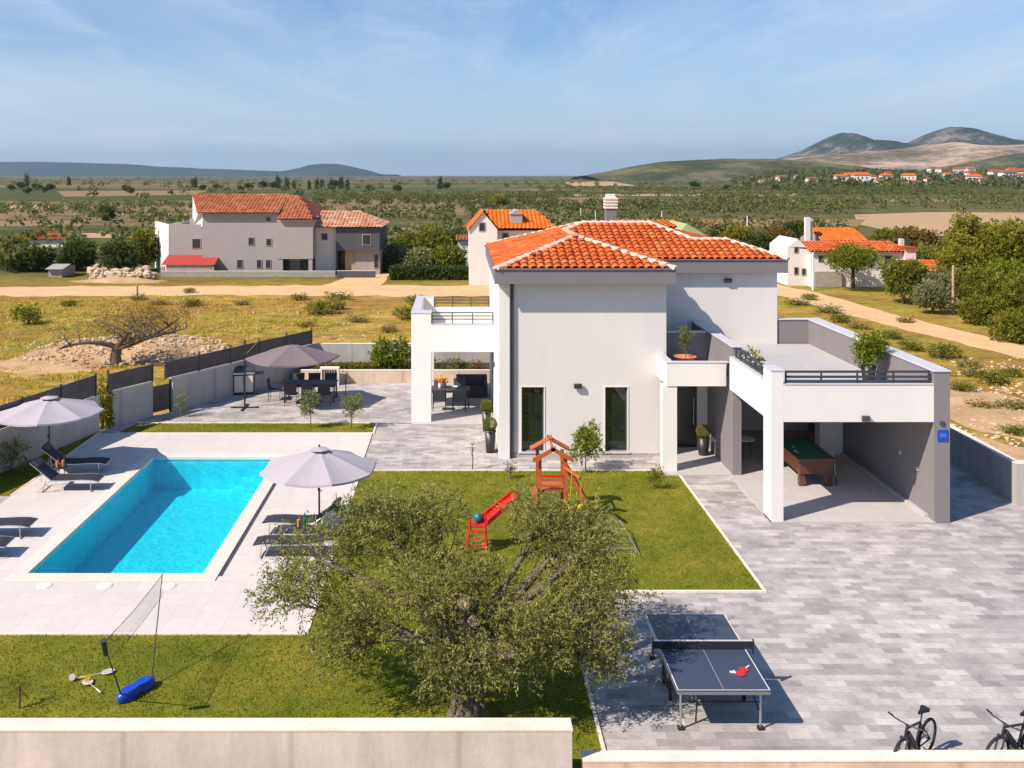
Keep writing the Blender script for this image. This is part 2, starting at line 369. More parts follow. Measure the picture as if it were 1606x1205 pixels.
M['lawn'] = lawnmat(); M['field'] = fieldmat()
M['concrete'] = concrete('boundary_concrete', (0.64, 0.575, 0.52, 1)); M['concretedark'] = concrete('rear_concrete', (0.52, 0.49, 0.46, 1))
M['concretewarm'] = concrete('warm_concrete', (0.70, 0.55, 0.42, 1))
M['captop'] = basic('wall_cap', (0.78, 0.69, 0.59, 1), 0.9, 0.15, 1.5, world=True, bump=0.2, fine=18)
M['track'] = dirt('sandy_track', (0.74, 0.48, 0.25, 1)); M['tanfield'] = dirt('ploughed_field', (0.50, 0.335, 0.19, 1), 0.14)
M['brownfield'] = dirt('brown_field', (0.30, 0.21, 0.11, 1), 0.2); M['rustfield'] = dirt('rust_field', (0.34, 0.19, 0.09, 1), 0.2); M['berm'] = dirt('stony_soil', (0.56, 0.37, 0.20, 1), 0.3)
M['tile'] = rooftile('orange_roof_tile', (0.44, 0.075, 0.018, 1), (0.64, 0.125, 0.026, 1), (0.72, 0.22, 0.065, 1))
M['tileold'] = rooftile('weathered_roof_tile', (0.36, 0.10, 0.045, 1), (0.50, 0.15, 0.06, 1), (0.58, 0.27, 0.15, 1))
M['tilepale'] = rooftile('pale_mixed_roof_tile', (0.50, 0.17, 0.09, 1), (0.68, 0.34, 0.20, 1), (0.78, 0.58, 0.42, 1))
M['tilebright'] = rooftile('bright_orange_roof_tile', (0.66, 0.135, 0.015, 1), (0.76, 0.18, 0.02, 1), (0.80, 0.25, 0.045, 1))
M['mortar'] = basic('ridge_mortar', (0.76, 0.56, 0.47, 1), 0.9, 0.22, 6, world=True, bump=0.3, fine=20)

# ---------------------------------------------------------------- ground
PX0, PX1, PY0, PY1, PD = -9.93, -5.87, 21.97, 31.08, 1.00     # the pool basin
def sheet(name, rects, z, mat, hole=False, polys=()):
    b = MB()
    for x0, x1, y0, y1 in rects:
        if hole and x0 < PX1 and x1 > PX0 and y0 < PY1 and y1 > PY0:
            for r in ((x0, PX0, y0, y1), (PX1, x1, y0, y1), (PX0, PX1, y0, PY0), (PX0, PX1, PY1, y1)):
                b.quad((r[0],r[2],z),(r[1],r[2],z),(r[1],r[3],z),(r[0],r[3],z))
        else: b.quad((x0,y0,z),(x1,y0,z),(x1,y1,z),(x0,y1,z))
    for p in polys: b.poly([(q[0],q[1],z) for q in p])
    return tag(b.build(name, mat), kind='structure')
sheet('ground', [(-14000, 14000, -60, 14000)], -0.02, M['field'], hole=True)
sheet('paving', [(2.34, 24, 14.5, 21.07), (6.78, 24, 21.07, 25.3), (6.78, 8.30, 25.3, 36), (12.9, 16.3, 25.3, 45), (-3.08, 6.78, 29.76, 35.4)], 0.004, M['paving'],
      polys=[[(-12.75,35.46),(1.4,35.46),(1.4,42.3),(-8.1,42.3),(-11.3,37.0)], [(-17,19.17),(-12.80,19.17),(-12.80,27.4),(-15.2,27.4)], [(-13.3,34.0),(-12.2,34.0),(-11.9,35.46),(-12.95,35.46)]])
tag(sheet('pool_deck', [(-12.80, -3.08, 19.17, 34.0)], 0.030, M['deck'], hole=True), kind='structure')
LAWN = [[(-18,14.6),(2.28,14.6),(2.28,19.11),(-18,19.11)], [(-3.02,19.11),(2.28,19.11),(2.28,21.13),(-3.02,21.13)],
        [(-3.02,21.13),(6.72,21.13),(6.72,29.70),(-3.02,29.70)], [(-12.2,34.06),(-3.08,34.06),(-3.08,35.40),(-11.9,35.40)],
        [(-16.4,24.0),(-13.2,24.0),(-13.2,27.4),(-16.0,27.4)]]
sheet('lawn', [], 0.010, M['lawn'], polys=LAWN[:4]+[[(-15.0,27.4),(-12.80,27.4),(-12.80,34.4),(-13.1,34.4)]])
# the deck reaches the grass edge at x=-12.8 beyond y=27.4
b = MB()
kx = [((-3.08,19.17),(-3.02,29.7)), ((2.28,14.6),(2.34,21.07)), ((2.28,21.07),(6.78,21.13)), ((6.72,21.13),(6.78,29.70)), ((-3.02,29.70),(6.78,29.76)),
      ((-12.2,34.0),(-3.08,34.06)), ((-11.9,35.40),(-3.08,35.46)), ((-3.08,34.0),(-3.02,35.46)), ((-18,19.11),(-3.08,19.17)), ((-12.86,27.4),(-12.80,34.4))]
for (x0,y0),(x1,y1) in kx: b.box(x0,x1,y0,y1,-0.05,0.040)
tag(b.build('kerb', M['captop']), kind='structure')

# short grass blades over the lawn: one uncountable mass
def blades(name, polys, dens, h, mat, seed, wdt=0.012, clump=0.0, z=0.01, lean=0.5):
    rng = np.random.default_rng(seed); V = []; 
    for p in polys:
        p = np.array(p); x0, y0 = p.min(0); x1, y1 = p.max(0); n = int((x1-x0)*(y1-y0)*dens)
        q = rng.uniform((x0,y0), (x1,y1), (n,2)); ins = np.zeros(n, bool); j = len(p)-1
        for i in range(len(p)):
            c = ((p[i,1] > q[:,1]) != (p[j,1] > q[:,1])) & (q[:,0] < (p[j,0]-p[i,0])*(q[:,1]-p[i,1])/(p[j,1]-p[i,1]+1e-9)+p[i,0])
            ins ^= c; j = i
        V.append(q[ins])
    q = np.concatenate(V); n = len(q)
    if clump: 
        k = rng.uniform(-clump, clump, (n//14+1, 2)); base = q[:n//14+1]
        q = (base[np.arange(n) % len(base)] + rng.normal(0, clump, (n,2)))
    a = rng.uniform(0, 2*np.pi, n); hh = h*rng.uniform(0.5, 1.3, n)
    dx, dy = np.cos(a)*wdt, np.sin(a)*wdt; lx, ly = rng.normal(0, lean, n)*hh, rng.normal(0, lean, n)*hh
    v = np.zeros((n,3,3)); v[:,0] = np.c_[q[:,0]-dx, q[:,1]-dy, np.full(n, z)]; v[:,1] = np.c_[q[:,0]+dx, q[:,1]+dy, np.full(n, z)]
    v[:,2] = np.c_[q[:,0]+lx, q[:,1]+ly, z+hh]
    return np_mesh(name, v.reshape(-1,3), 3, mat, rng.uniform(0,1,n))
def np_mesh(name, v, k, mat, tint=None, parent=None):
    n = len(v)//k; me = bpy.data.meshes.new(name)
    me.vertices.add(len(v)); me.vertices.foreach_set('co', np.ascontiguousarray(v, dtype=np.float32).ravel())
    me.loops.add(len(v)); me.loops.foreach_set('vertex_index', np.arange(len(v), dtype=np.int32))
    me.polygons.add(n); me.polygons.foreach_set('loop_start', np.arange(0, n*k, k, dtype=np.int32)); 
    me.update(calc_edges=True)
    if tint is not None:
        a = me.attributes.new('tint', 'FLOAT', 'FACE'); a.data.foreach_set('value', np.asarray(tint, dtype=np.float32))
    me.materials.append(mat); o = bpy.data.objects.new(name, me); COL.objects.link(o)
    if parent is not None: o.parent = parent
    return o
M['blade'] = leafmat('grass_blade', (0.14,0.185,0.016,1), (0.25,0.265,0.030,1), (0.40,0.35,0.06,1), 0.4, 0.7)
M['dryblade'] = leafmat('dry_grass_blade', (0.30,0.24,0.035,1), (0.66,0.42,0.08,1), (0.85,0.62,0.26,1), 0.4, 0.8)
tag(blades('lawn_grass', LAWN[:4]+[[(-15.0,27.4),(-12.80,27.4),(-12.80,34.4),(-13.1,34.4)]], 420, 0.035, M['blade'], 3), kind='stuff')
# dry tufts on the fields behind and beside the lot
fp = [[(-46,36),(-14.6,36),(-8.0,45.3),(-8.0,71.5),(-46,71.5)], [(-8,45.6),(10,45.6),(26,74),(24,71.0),(-8,71.0)], [(17,26),(28,26),(30,38),(26.5,60),(24.0,68),(17,46)],
      [(31.5,40),(44,40),(52,70),(29,78),(30,60)], [(12,46),(24,46),(24,70),(12,70)], [(-70,81),(-18,81),(-18,87),(-70,87)]]
tag(blades('dry_field_grass', fp, 9, 0.15, M['dryblade'], 8, 0.035, clump=0.16, z=-0.03, lean=0.6), kind='stuff')

# ---------------------------------------------------------------- tracks, fields
def ribbon(name, pts, ws, z, mat, seed=1, jit=0.25, step=1.2):
    rng = random.Random(seed); L = []; Rr = []
    for i in range(len(pts)-1):
        a, c = Vector(pts[i]), Vector(pts[i+1]); n = max(1, int((c-a).length/step))
        for k in range(n+(i == len(pts)-2)):
            t = k/n; p = a.lerp(c, t); wd = ws[i]*(1-t)+ws[i+1]*t; d = (c-a).normalized(); nn = Vector((-d.y, d.x))
            L.append(p+nn*(wd/2+rng.uniform(-jit,jit))); Rr.append(p-nn*(wd/2+rng.uniform(-jit,jit)))
    b = MB(); vs = [(q.x,q.y,z) for q in L]+[(q.x,q.y,z) for q in Rr]; n = len(L)
    b.add(vs, [(i, n+i, n+i+1, i+1) for i in range(n-1)]); return tag(b.build(name, mat), kind='structure')
ribbon('dirt_track', [(36,24),(32.6,38),(29.3,50.5),(27.4,62),(26.2,74),(25,82),(24,100)], [3.0,3.0,3.0,3.2,3.8,3.2,3], -0.012, M['track'], 4, 0.18)
ribbon('gravel_track', [(-75,76.5),(-45,75.6),(-20,76.6),(-5,76.4),(12,76),(26,76)], [7.0,6.6,6.2,7.2,6.0,4.5], -0.008, M['track'], 5, 0.5)
ribbon('driveway_track', [(-9,79),(-8.0,90)], [5,3], -0.004, M['track'], 6, 0.2)
def field(name, px, mat, z=-0.01):
    b = MB(); b.poly([(*W(x,y), z) for x, y in px]); return tag(b.build(name, mat), kind='structure')
field('tan_field', [(1345,352),(1420,368),(1520,372),(1640,350),(1640,334),(1460,333),(1340,337)], M['tanfield'], 0.03)
field('stubble_field', [(100,309),(300,306),(330,299),(90,300)], M['brownfield'], 0.05)
field('fallow_field', [(900,292),(1000,292),(960,285),(880,286)], M['tanfield'], 0.1)

STRIPS = [(-60,125,172,192,'brownfield'),(135,228,140,152,'tanfield'),(-60,90,262,290,'tanfield'),(500,700,232,262,'brownfield'),(880,1090,300,345,'brownfield'),(1085,1345,170,198,'rustfield'),(560,700,150,166,'brownfield'),(1240,1500,330,372,'brownfield'),(180,420,215,232,'brownfield'),(900,1240,420,470,'tanfield')]
# ---------------------------------------------------------------- hills
def terrainmat(name, c0, c1, c2, sc=0.004, c3=None):
    m = Mat(name); a = m.noise(sc, 9, 0.68); f = m.noise(sc*9, 6, 0.7)
    v = m.math('ADD', m.math('MULTIPLY', a, 0.65), m.math('MULTIPLY', f, 0.35))
    m.color(m.ramp(v, [(0.42, c0), (0.50, c1), (0.58, c2)])); m.rough(1, 0, 0.05)
    m.bump(f, 1.0, 6.0); return m.m
def hill(name, D, prof, width, mat, seed, amp=0.12, back=1.0):
    # ridge with a real slope towards and away from the viewer
    rng = random.Random(seed); xs = [p[0] for p in prof]; n = 110; rows = 34; X0, X1 = xs[0], xs[-1]; vs = []
    def pr(px):
        for i in range(len(prof)-1):
            if prof[i][0] <= px <= prof[i+1][0]:
                t = (px-prof[i][0])/(prof[i+1][0]-prof[i][0]); t = t*t*(3-2*t)*0.25+t*0.75
                return prof[i][1]*(1-t)+prof[i+1][1]*t
        return prof[-1][1]
    from mathutils import noise as mn
    for j in range(rows+1):
        v = -1+2*j/rows; y = D+v*width*(1 if v < 0 else back)
        for i in range(n+1):
            px = X0+(X1-X0)*i/n; H = max(0.0, CH+(HY-pr(px))*D/F); x = (px-CX)*D/F
            k = 0.5*(1+math.cos(math.pi*v)); k = k**0.8
            nz = mn.fractal(Vector((x*4.5/width, y*4.5/width, seed)), 0.9, 2.1, 6)
            h = H*k*(1+amp*nz*(1 if abs(v) > 0.05 else 0.25)) - 6*(1-k)
            vs.append((x, y, h))
    b = MB(); b.add(vs, [(j*(n+1)+i, j*(n+1)+i+1, (j+1)*(n+1)+i+1, (j+1)*(n+1)+i) for j in range(rows) for i in range(n)], True)
    return tag(b.build(name, mat), kind='structure')
hm = terrainmat('wooded_ridge', (0.015,0.035,0.03,1), (0.03,0.05,0.04,1), (0.06,0.07,0.055,1), 0.0012)
for q_, (a_, c_, y0_, y1_, m_) in enumerate(STRIPS):
    bb_ = MB(); bb_.poly([(WX(a_,y0_),y0_,.02+q_*.006),(WX(c_,y0_),y0_,.02+q_*.006),(WX(c_+12,y1_),y1_,.02+q_*.006),(WX(a_-8,y1_),y1_,.02+q_*.006)]); tag(bb_.build('field_strip', M[m_]), kind='structure')
hill('distant_ridge', 8200, [(-260,262),(-60,256),(30,254),(110,255),(180,257),(260,262),(330,265),(420,268),(520,271),(620,274)], 1500, hm, 3, 0.05)
hill('flat_topped_hill', 7400, [(400,274),(440,270),(468,264),(488,259),(505,257),(530,257.5),(552,262),(575,267),(600,274)], 600, hm, 6, 0.05)
hg = terrainmat('green_slope', (0.05,0.062,0.022,1), (0.09,0.095,0.035,1), (0.20,0.17,0.085,1), 0.008)
ht = terrainmat('stony_slope', (0.12,0.105,0.055,1), (0.33,0.235,0.155,1), (0.58,0.44,0.33,1), 0.0042)
hr = terrainmat('rocky_peak', (0.025,0.04,0.022,1), (0.06,0.065,0.042,1), (0.24,0.20,0.18,1), 0.005)
hill('green_hill', 1900, [(915,276),(950,270),(1000,260),(1050,253),(1090,251),(1150,249.5),(1210,249.5),(1265,254),(1330,261),(1400,269),(1450,276)], 420, hg, 11, 0.05)
hill('east_slope', 2100, [(1420,276),(1480,268),(1540,255),(1606,242),(1680,232),(1800,228)], 500, hg, 31, 0.06)
hill('stony_hillside', 3000, [(1180,262),(1240,248),(1310,243),(1380,237),(1440,231),(1480,226),(1540,229),(1590,227),(1640,226),(1800,230)], 800, ht, 12, 0.06)
hill('rocky_mountain', 4300, [(1150,262),(1215,250),(1245,243),(1268,234),(1295,220),(1313,211),(1323,207),(1335,212),(1358,221),(1375,219),(1391,220),(1421,228),(1438,221),(1462,209),(1480,203),(1498,200),(1518,202),(1545,211),(1576,219),(1640,226),(1800,240)], 700, hr, 17, 0.04)
hill('hill_foot', 1650, [(1180,276),(1260,275.0),(1350,272.5),(1440,269),(1520,266),(1606,262),(1800,256)], 320, hg, 21, 0.05)

# ---------------------------------------------------------------- pool (set into the ground)
def poolmat():
    m = Mat('pool_lining'); b = m.n('ShaderNodeTexBrick'); b.offset = 0
    b.inputs['Scale'].default_value = 1; b.inputs['Brick Width'].default_value = 0.1; b.inputs['Row Height'].default_value = 0.1; b.inputs['Mortar Size'].default_value = 0.003
    b.inputs['Color1'].default_value = (0.01,0.70,0.86,1); b.inputs['Color2'].default_value = (0.01,0.78,0.92,1); b.inputs['Mortar'].default_value = (0.06,0.6,0.8,1)
    m.l(m.pos(), b.inputs['Vector'])
    # focused-sun ripples are painted into the water tint; the lining has only slight mottling
    m.color(m.mix(b.outputs['Color'], m.ramp(m.noise(2.5, 4, 0.6, dist=1.5), [(0.3, 0.93), (0.7, 1.1)]), 1.0, 'MULTIPLY')); m.rough(0.4); return m.m
M['lining'] = poolmat()
def watermat():
    m = Mat('pool_water'); n = m.noise(3.5, 4, 0.6, m.mapped((1, 1.5, 1)), 0.8); n2 = m.noise(11, 3, 0.6)
    h = m.math('ADD', n, m.math('MULTIPLY', n2, 0.4))
    bp = m.n('ShaderNodeBump'); bp.inputs['Strength'].default_value = 0.25; bp.inputs['Distance'].default_value = 0.05; m.l(h, bp.inputs['Height'])
    tr = m.n('ShaderNodeBsdfTransparent'); gl = m.n('ShaderNodeBsdfGlossy'); gl.inputs['Roughness'].default_value = 0.03
    # ripple pattern in the transparent tint stands in for sunlight focused by the water
    m.l(m.ramp(h, [(0.55, (0.64,0.93,0.98,1)), (0.68, (0.84,1,1,1)), (0.78, (1,1,1,1))]), tr.inputs[0])
    fr = m.n('ShaderNodeFresnel'); fr.inputs[0].default_value = 1.33; m.l(bp.outputs[0], gl.inputs['Normal']); m.l(bp.outputs[0], fr.inputs['Normal'])
    x = m.n('ShaderNodeMixShader'); m.l(m.math('MULTIPLY', fr.outputs[0], 0.55), x.inputs[0]); m.l(tr.outputs[0], x.inputs[1]); m.l(gl.outputs[0], x.inputs[2])
    m.l(x.outputs[0], m.out.inputs[0]); return m.m
b = MB(); x0,x1,y0,y1,d = PX0,PX1,PY0,PY1,-PD
b.quad((x0,y0,d),(x1,y0,d),(x1,y1,d),(x0,y1,d))
b.quad((x0,y0,d),(x0,y1,d),(x0,y1,.03),(x0,y0,.03)); b.quad((x1,y1,d),(x1,y0,d),(x1,y0,.03),(x1,y1,.03))
b.quad((x0,y1,d),(x1,y1,d),(x1,y1,.03),(x0,y1,.03)); b.quad((x1,y0,d),(x0,y0,d),(x0,y0,.03),(x1,y0,.03))
tag(b.build('pool_basin', M['lining']), kind='structure')
st = MB()
for k, (w_, h_) in enumerate(((1.5,-0.85),(1.1,-0.6),(0.7,-0.35))):
    st.prism([(x1-0.15-w_*0.9, y1-0.004), (x1-0.15-w_*0.75, y1-w_*0.75), (x1-0.15-w_*0.2, y1-w_*0.9), (x1-0.15, y1-w_*0.6), (x1-0.15, y1-0.004)], d+0.004+k*0.003, h_)
tag(st.build('pool_steps', M['lining']), kind='structure')
wv = MB(); wv.quad((x0,y0,-0.06),(x1,y0,-0.06),(x1,y1,-0.06),(x0,y1,-0.06)); tag(wv.build('pool_water', watermat()), kind='structure')
b = MB(); c = 0.36; zt = 0.055
b.rbox(x0-c,x1+c,y0-c,y0+.02,-0.04,zt,.012); b.rbox(x0-c,x1+c,y1-.02,y1+c,-0.04,zt,.012)
b.rbox(x0-c,x0+.02,y0+.022,y1-.022,-0.04,zt,.012); b.rbox(x1-.02,x1+c,y0+.022,y1-.022,-0.04,zt,.012)
tag(b.build('pool_coping', M['poolcoping']), kind='structure')
b = MB(); b.box(x1+c+.004, x1+c+.09, y0-.1, y1+.25, -0.03, 0.034); tag(b.build('drain_channel', M['darkgrey']), kind='structure')
b = MB()
for k, px in enumerate((70,165,265)):
    X, Y = W(px, 921); p = thing('deck_cover', ['round pale skimmer cover in the deck by the near left pool corner','round pale skimmer cover in the deck before the middle of the near pool edge','round pale skimmer cover in the deck by the near right pool corner'][k], 'cover', (X,Y,0.03), group='covers set in the pool deck')
    MB().lathe([(.16,0),(.16,.012),(.14,.016)], n=20).build('lid', M['whitepl'], p); MB().lathe([(.185,0),(.185,.006)], n=20).build('frame', M['captop'], p)
# ---------------------------------------------------------------- tiled roofs
def tiles_on(eave0, udir, vdir, poly, mat, name, parent, off, tw=0.265, tl=0.34, seed=1, h=0.062, patch=0.0, seg=5):
    """barrel tiles over the planar polygon (3-D points), rows running along udir, climbing along vdir"""
    rng = random.Random(seed); E = Vector(eave0); u = Vector(udir).normalized(); v = Vector(vdir).normalized(); nrm = u.cross(v).normalized()
    if nrm.z < 0: nrm = -nrm
    P = [((Vector(p)-E).dot(u), (Vector(p)-E).dot(v)) for p in poly]
    us = [p[0] for p in P]; vs_ = [p[1] for p in P]
    def inside(a, c):
        r = False; j = len(P)-1
        for i in range(len(P)):
            if (P[i][1] > c) != (P[j][1] > c) and a < (P[j][0]-P[i][0])*(c-P[i][1])/(P[j][1]-P[i][1])+P[i][0]: r = not r
            j = i
        return r
    b = MB(off); tint = []
    b.add([tuple(Vector(p)+nrm*0.004) for p in poly], [tuple(range(len(poly)))]); tint.append(0.35)
    nv = int((max(vs_)-min(vs_))/tl)+2; nu = int((max(us)-min(us))/tw)+2; nz = [rng.random() for _ in range(997)]
    for j in range(nv):
        for i in range(nu):
            uc = min(us)+(i+0.5)*tw; v0 = min(vs_)+j*tl-0.03; vc = v0+tl*0.5
            if not inside(uc, vc): continue
            L = tl*1.18; j1 = rng.uniform(-.006,.006); vs = []
            for q, (vv, lift, wd) in enumerate(((v0, 0.035, 1.0), (v0+L, 0.0, 0.86))):
                for s in range(seg+1):
                    a = math.pi*s/seg; du = -math.cos(a)*tw*0.40*wd
                    vs.append(tuple(E+u*(uc+du+j1)+v*vv+nrm*(0.012+lift+math.sin(a)*h*wd)))
            fs = [(s, s+1, seg+2+s, seg+1+s) for s in range(seg)]
            b.add(vs, fs, True)
            # pan tile between the covers
            k = seg+1; vs2 = []
            for vv, lift in ((v0, 0.028), (v0+L, 0.002)):
                for du in (0.30, 0.5, 0.70): vs2.append(tuple(E+u*(uc+tw*du+j1)+v*vv+nrm*(lift+(0.012 if du != 0.5 else 0.0)+0.004)))
            b.add(vs2, [(0,1,4,3),(1,2,5,4)], True)
            t = 0.5+rng.gauss(0, 0.22); 
            if patch: t += patch*(nz[(i//3*31+j//2*17) % 997]-0.5)
            t = min(1, max(0.02, t)); tint += [t]*seg+[t*0.85]*2
    b.t = tint; return b.build(name, mat, parent)
def caps(lines, mat, name, parent, off, r=0.115, L=0.36, seed=5):
    b = MB(off); rng = random.Random(seed)
    for p, q in lines:
        p, q = Vector(p), Vector(q); d = q-p; n = max(1, int(d.length/L)); d /= n
        dn = d.normalized(); side = dn.cross(Vector((0,0,1))).normalized(); up = side.cross(dn)
        for k in range(n):
            vs = []; wob = rng.uniform(-.012,.012)
            for c, rr, l in ((p+d*k-d*0.1, r*1.12, 0.02), (p+d*(k+1), r*0.92, 0.0)):
                for s in range(7):
                    a = math.pi*(s/6*1.16-0.08); vs.append(tuple(c+side*(-math.cos(a)*rr*1.1+wob)+up*(math.sin(a)*rr*0.8+l-0.01)))
            b.add(vs, [(s,s+1,8+s,7+s) for s in range(6)]+[(6,5,4,3,2,1,0),(7,8,9,10,11,12,13)], False)
    return b.build(name, mat, parent)

# ---------------------------------------------------------------- the villa
HX, HYb = 4.0, 33.0
O = (HX, HYb, 0)
V = thing('villa', 'two storey white villa with orange hipped tile roof and open carport beside the pool', 'house', O)
XL, YF, XR1 = 1.31, 31.15, 6.75         # left wall, front wall, right end of the front block
ZE, ZS = 6.20, 5.74                      # eave and soffit heights
b = MB(O)
wx = ((WX(818,YF), WX(853,YF)), (WX(949,YF), WX(984,YF))); wz0, wz1 = 0.20, 2.30; dpt = 0.14
# front wall with two tall window openings (faces butt round the openings)
xs = [XL, wx[0][0], wx[0][1], wx[1][0], wx[1][1], XR1]
for i in range(5):
    if i in (1, 3): b.box(xs[i], xs[i+1], YF, YF+.3, 0, wz0); b.box(xs[i], xs[i+1], YF, YF+.3, wz1, ZS)
    else: b.box(xs[i], xs[i+1], YF, YF+.3, 0, ZS)
b.box(XR1-.3, XR1, YF+.3, 34.34, 0, ZS)
b.box(XR1, 11.42, 34.34, 34.64, 0, ZS)
b.box(11.12, 11.42, 34.64, 41.0, 0, ZS)
b.box(XL, 11.42, 40.7, 40.98, 0, ZS)
b.build('wall', M['facade'], V)
# left wall: solid to the terrace, glazed inside the terrace
b = MB(O)
b.box(XL-.012, XL+.29, YF+.3, 36.1, 0, ZS); b.box(XL-.012, XL+.29, 36.1, 38.6, 2.5, ZS); b.box(XL-.012, XL+.29, 38.6, 40.7, 0, ZS)
b.box(XL-.012, XL+.33, YF-.15, YF+.001, 0, ZS)
b.build('side_wall', M['white'], V)
f = MB(O); f.box(XL+.05, XL+.12, 36.1, 38.6, 0.0, 0.08); f.box(XL+.05, XL+.12, 36.1, 38.6, 2.42, 2.5)
for y in (36.1, 37.31, 38.52): f.box(XL+.05, XL+.12, y, y+.08, .08, 2.42)
fo = f.build('sliding_door', M['anth'], V)
MB(O).box(XL+.08, XL+.09, 36.18, 38.52, .08, 2.42).build('pane', M['glass'], fo)
# small side window above the balcony floor and a slot window on the left wall
for i in range(2):
    (a, c) = wx[i]
    fr = MB(O); t = .05
    fr.box(a, a+t, YF+.10, YF+.16, wz0, wz1); fr.box(c-t, c, YF+.10, YF+.16, wz0, wz1); fr.box(a+t, c-t, YF+.10, YF+.16, wz0, wz0+t); fr.box(a+t, c-t, YF+.10, YF+.16, wz1-t, wz1)
    wo = fr.build('window', M['anth'], V)
    MB(O).box(a+t, c-t, YF+.125, YF+.135, wz0+t, wz1-t).build('pane', M['glass'], wo)
    sur = MB(O); s = .035
    sur.box(a-s, a, YF-.02, YF+.02, wz0, wz1+s); sur.box(c, c+s, YF-.02, YF+.02, wz0, wz1+s); sur.box(a, c, YF-.02, YF+.02, wz1, wz1+s)
    sur.build('frame', M['white'], wo)
    MB(O).rbox(a-.10, c+.10, YF-.06, YF+.05, wz0-.05, wz0, .006).build('sill', M['coping'], wo)
    # curtain inside
    cu = MB(O); n = 14
    x_a, x_b = (a+.1, a+.34) if i == 0 else (c-.3, c-.08)
    for k in range(n): 
        t0, t1 = k/n, (k+1)/n; y0 = YF+.36+.02*math.sin(k*2.1); y1 = YF+.36+.02*math.sin((k+1)*2.1)
        cu.quad((x_a+(x_b-x_a)*t0,y0,wz0),(x_a+(x_b-x_a)*t1,y1,wz0),(x_a+(x_b-x_a)*t1,y1,wz1),(x_a+(x_b-x_a)*t0,y0,wz1))
    cu.build('curtain', M['whitepl'], wo)
pl = Mat('plinth_stone'); bb = pl.n('ShaderNodeTexBrick'); bb.inputs['Scale'].default_value = 1; bb.inputs['Brick Width'].default_value = .35; bb.inputs['Row Height'].default_value = .11
bb.inputs['Mortar Size'].default_value = .004; bb.inputs['Color1'].default_value = (.36,.33,.31,1); bb.inputs['Color2'].default_value = (.52,.47,.44,1); bb.inputs['Mortar'].default_value = (.3,.28,.26,1)
pl.l(pl.mapped((1,1,1), (R(90),0,0)), bb.inputs['Vector']); pl.color(pl.mix(bb.outputs[0], pl.ramp(pl.noise(8,4), [(.3,.85),(.7,1.1)]), 1.0, 'MULTIPLY')); pl.rough(.9)
MB(O).box(XL+.33, XR1-.02, YF-.03, YF+.002, 0, .155).build('plinth', pl.m, V)
# fascia and soffit slabs
b = MB(O); b.box(1.14, 6.95, 30.62, 41.25, ZS+.01, ZE-.02); b.box(6.952, 11.72, 34.06, 41.24, ZS+.012, ZE-.022); b.build('fascia', M['fascia'], V)
b = MB(O)
for p, q in (((1.12,30.60),(6.97,30.60)), ((6.97,34.04),(11.74,34.04))):
    b.box(p[0], q[0], p[1]-.03, p[1]+.10, ZE-.02, ZE+.015); b.box(p[0], q[0], p[1]-.012, p[1]+.03, ZS-.02, ZS+.01)
b.box(1.09, 1.16, 30.70, 41.25, ZE-.02, ZE+.015); b.box(6.93, 7.0, 30.70, 34.0, ZE-.02, ZE+.015); b.box(11.70, 11.77, 34.15, 41.2, ZE-.02, ZE+.015)
b.build('gutter', M['fascia'], V)
MB(O).tube((XL+.42, YF-.07, .05), (XL+.42, YF-.07, ZS), .045, n=10).build('downpipe', M['anth'], V); MB(O).tube((XR1-.12, YF-.07, .0), (XR1-.12, YF-.07, 2.6), .04, n=10).build('downpipe', M['anth'], V)
# roofs
z0 = ZE; s3 = .30
A, B_, C_, D_ = (1.2,30.65,z0), (6.93,30.65,z0), (4.06,33.5,z0+.86), (4.06,36.93,z0+.86)
Rg0, Rg1 = (4.9,37.76,z0+1.11), (7.5,37.76,z0+1.11); LB = (1.2,41.2,z0); FR0 = (6.93,34.06,z0); FR1 = (11.72,34.06,z0); R3e, R3s = (10.0,35.96,z0+.57), (8.8,35.96,z0+.57)
RB, BB = (10.2,41.2,z0), (11.72,37.6,z0)
def vd(a, c): return Vector(c)-Vector(a)
k = 1
roof = thing('roof', None, None, (0,0,0)); roof.parent = V
bpy.data.objects.remove(roof)
under = MB(O)
planes = [([A,B_,C_],(1,0,0),(0,1,s3)), ([LB,A,C_,D_,Rg0],(0,-1,0),(1,0,s3)), ([B_,FR0,D_,C_],(0,1,0),(-1,0,s3)),
          ([FR0,FR1,R3e,R3s,Rg1,Rg0,D_],(1,0,0),(0,1,s3)), ([FR1,BB,R3e],(0,1,0),(-1,0,.33)), ([Rg1,Rg0,LB,RB],(-1,0,0),(0,-1,s3)),
          ([R3s,R3e,BB,RB,Rg1],(0,1,0),(-1,0,.36))]
for P_, u_, v_ in planes: under.poly(P_)
ro = under.build('roof', M['tile'], V)
for i, (P_, u_, v_) in enumerate(planes[:6]):
    tiles_on(P_[0] if i != 5 else RB, u_, v_, P_, M['tile'], 'roof_tiles', ro, O, seed=i+3, patch=0.25)
caps([(A,C_),(B_,C_),(C_,(4.06,37.0,z0+.87)),((4.1,36.95,z0+.88),Rg0),(LB,Rg0),(Rg0,Rg1),(Rg1,R3s),(R3s,R3e),(R3e,FR1)], M['mortar'], 'ridge_cap', ro, O)
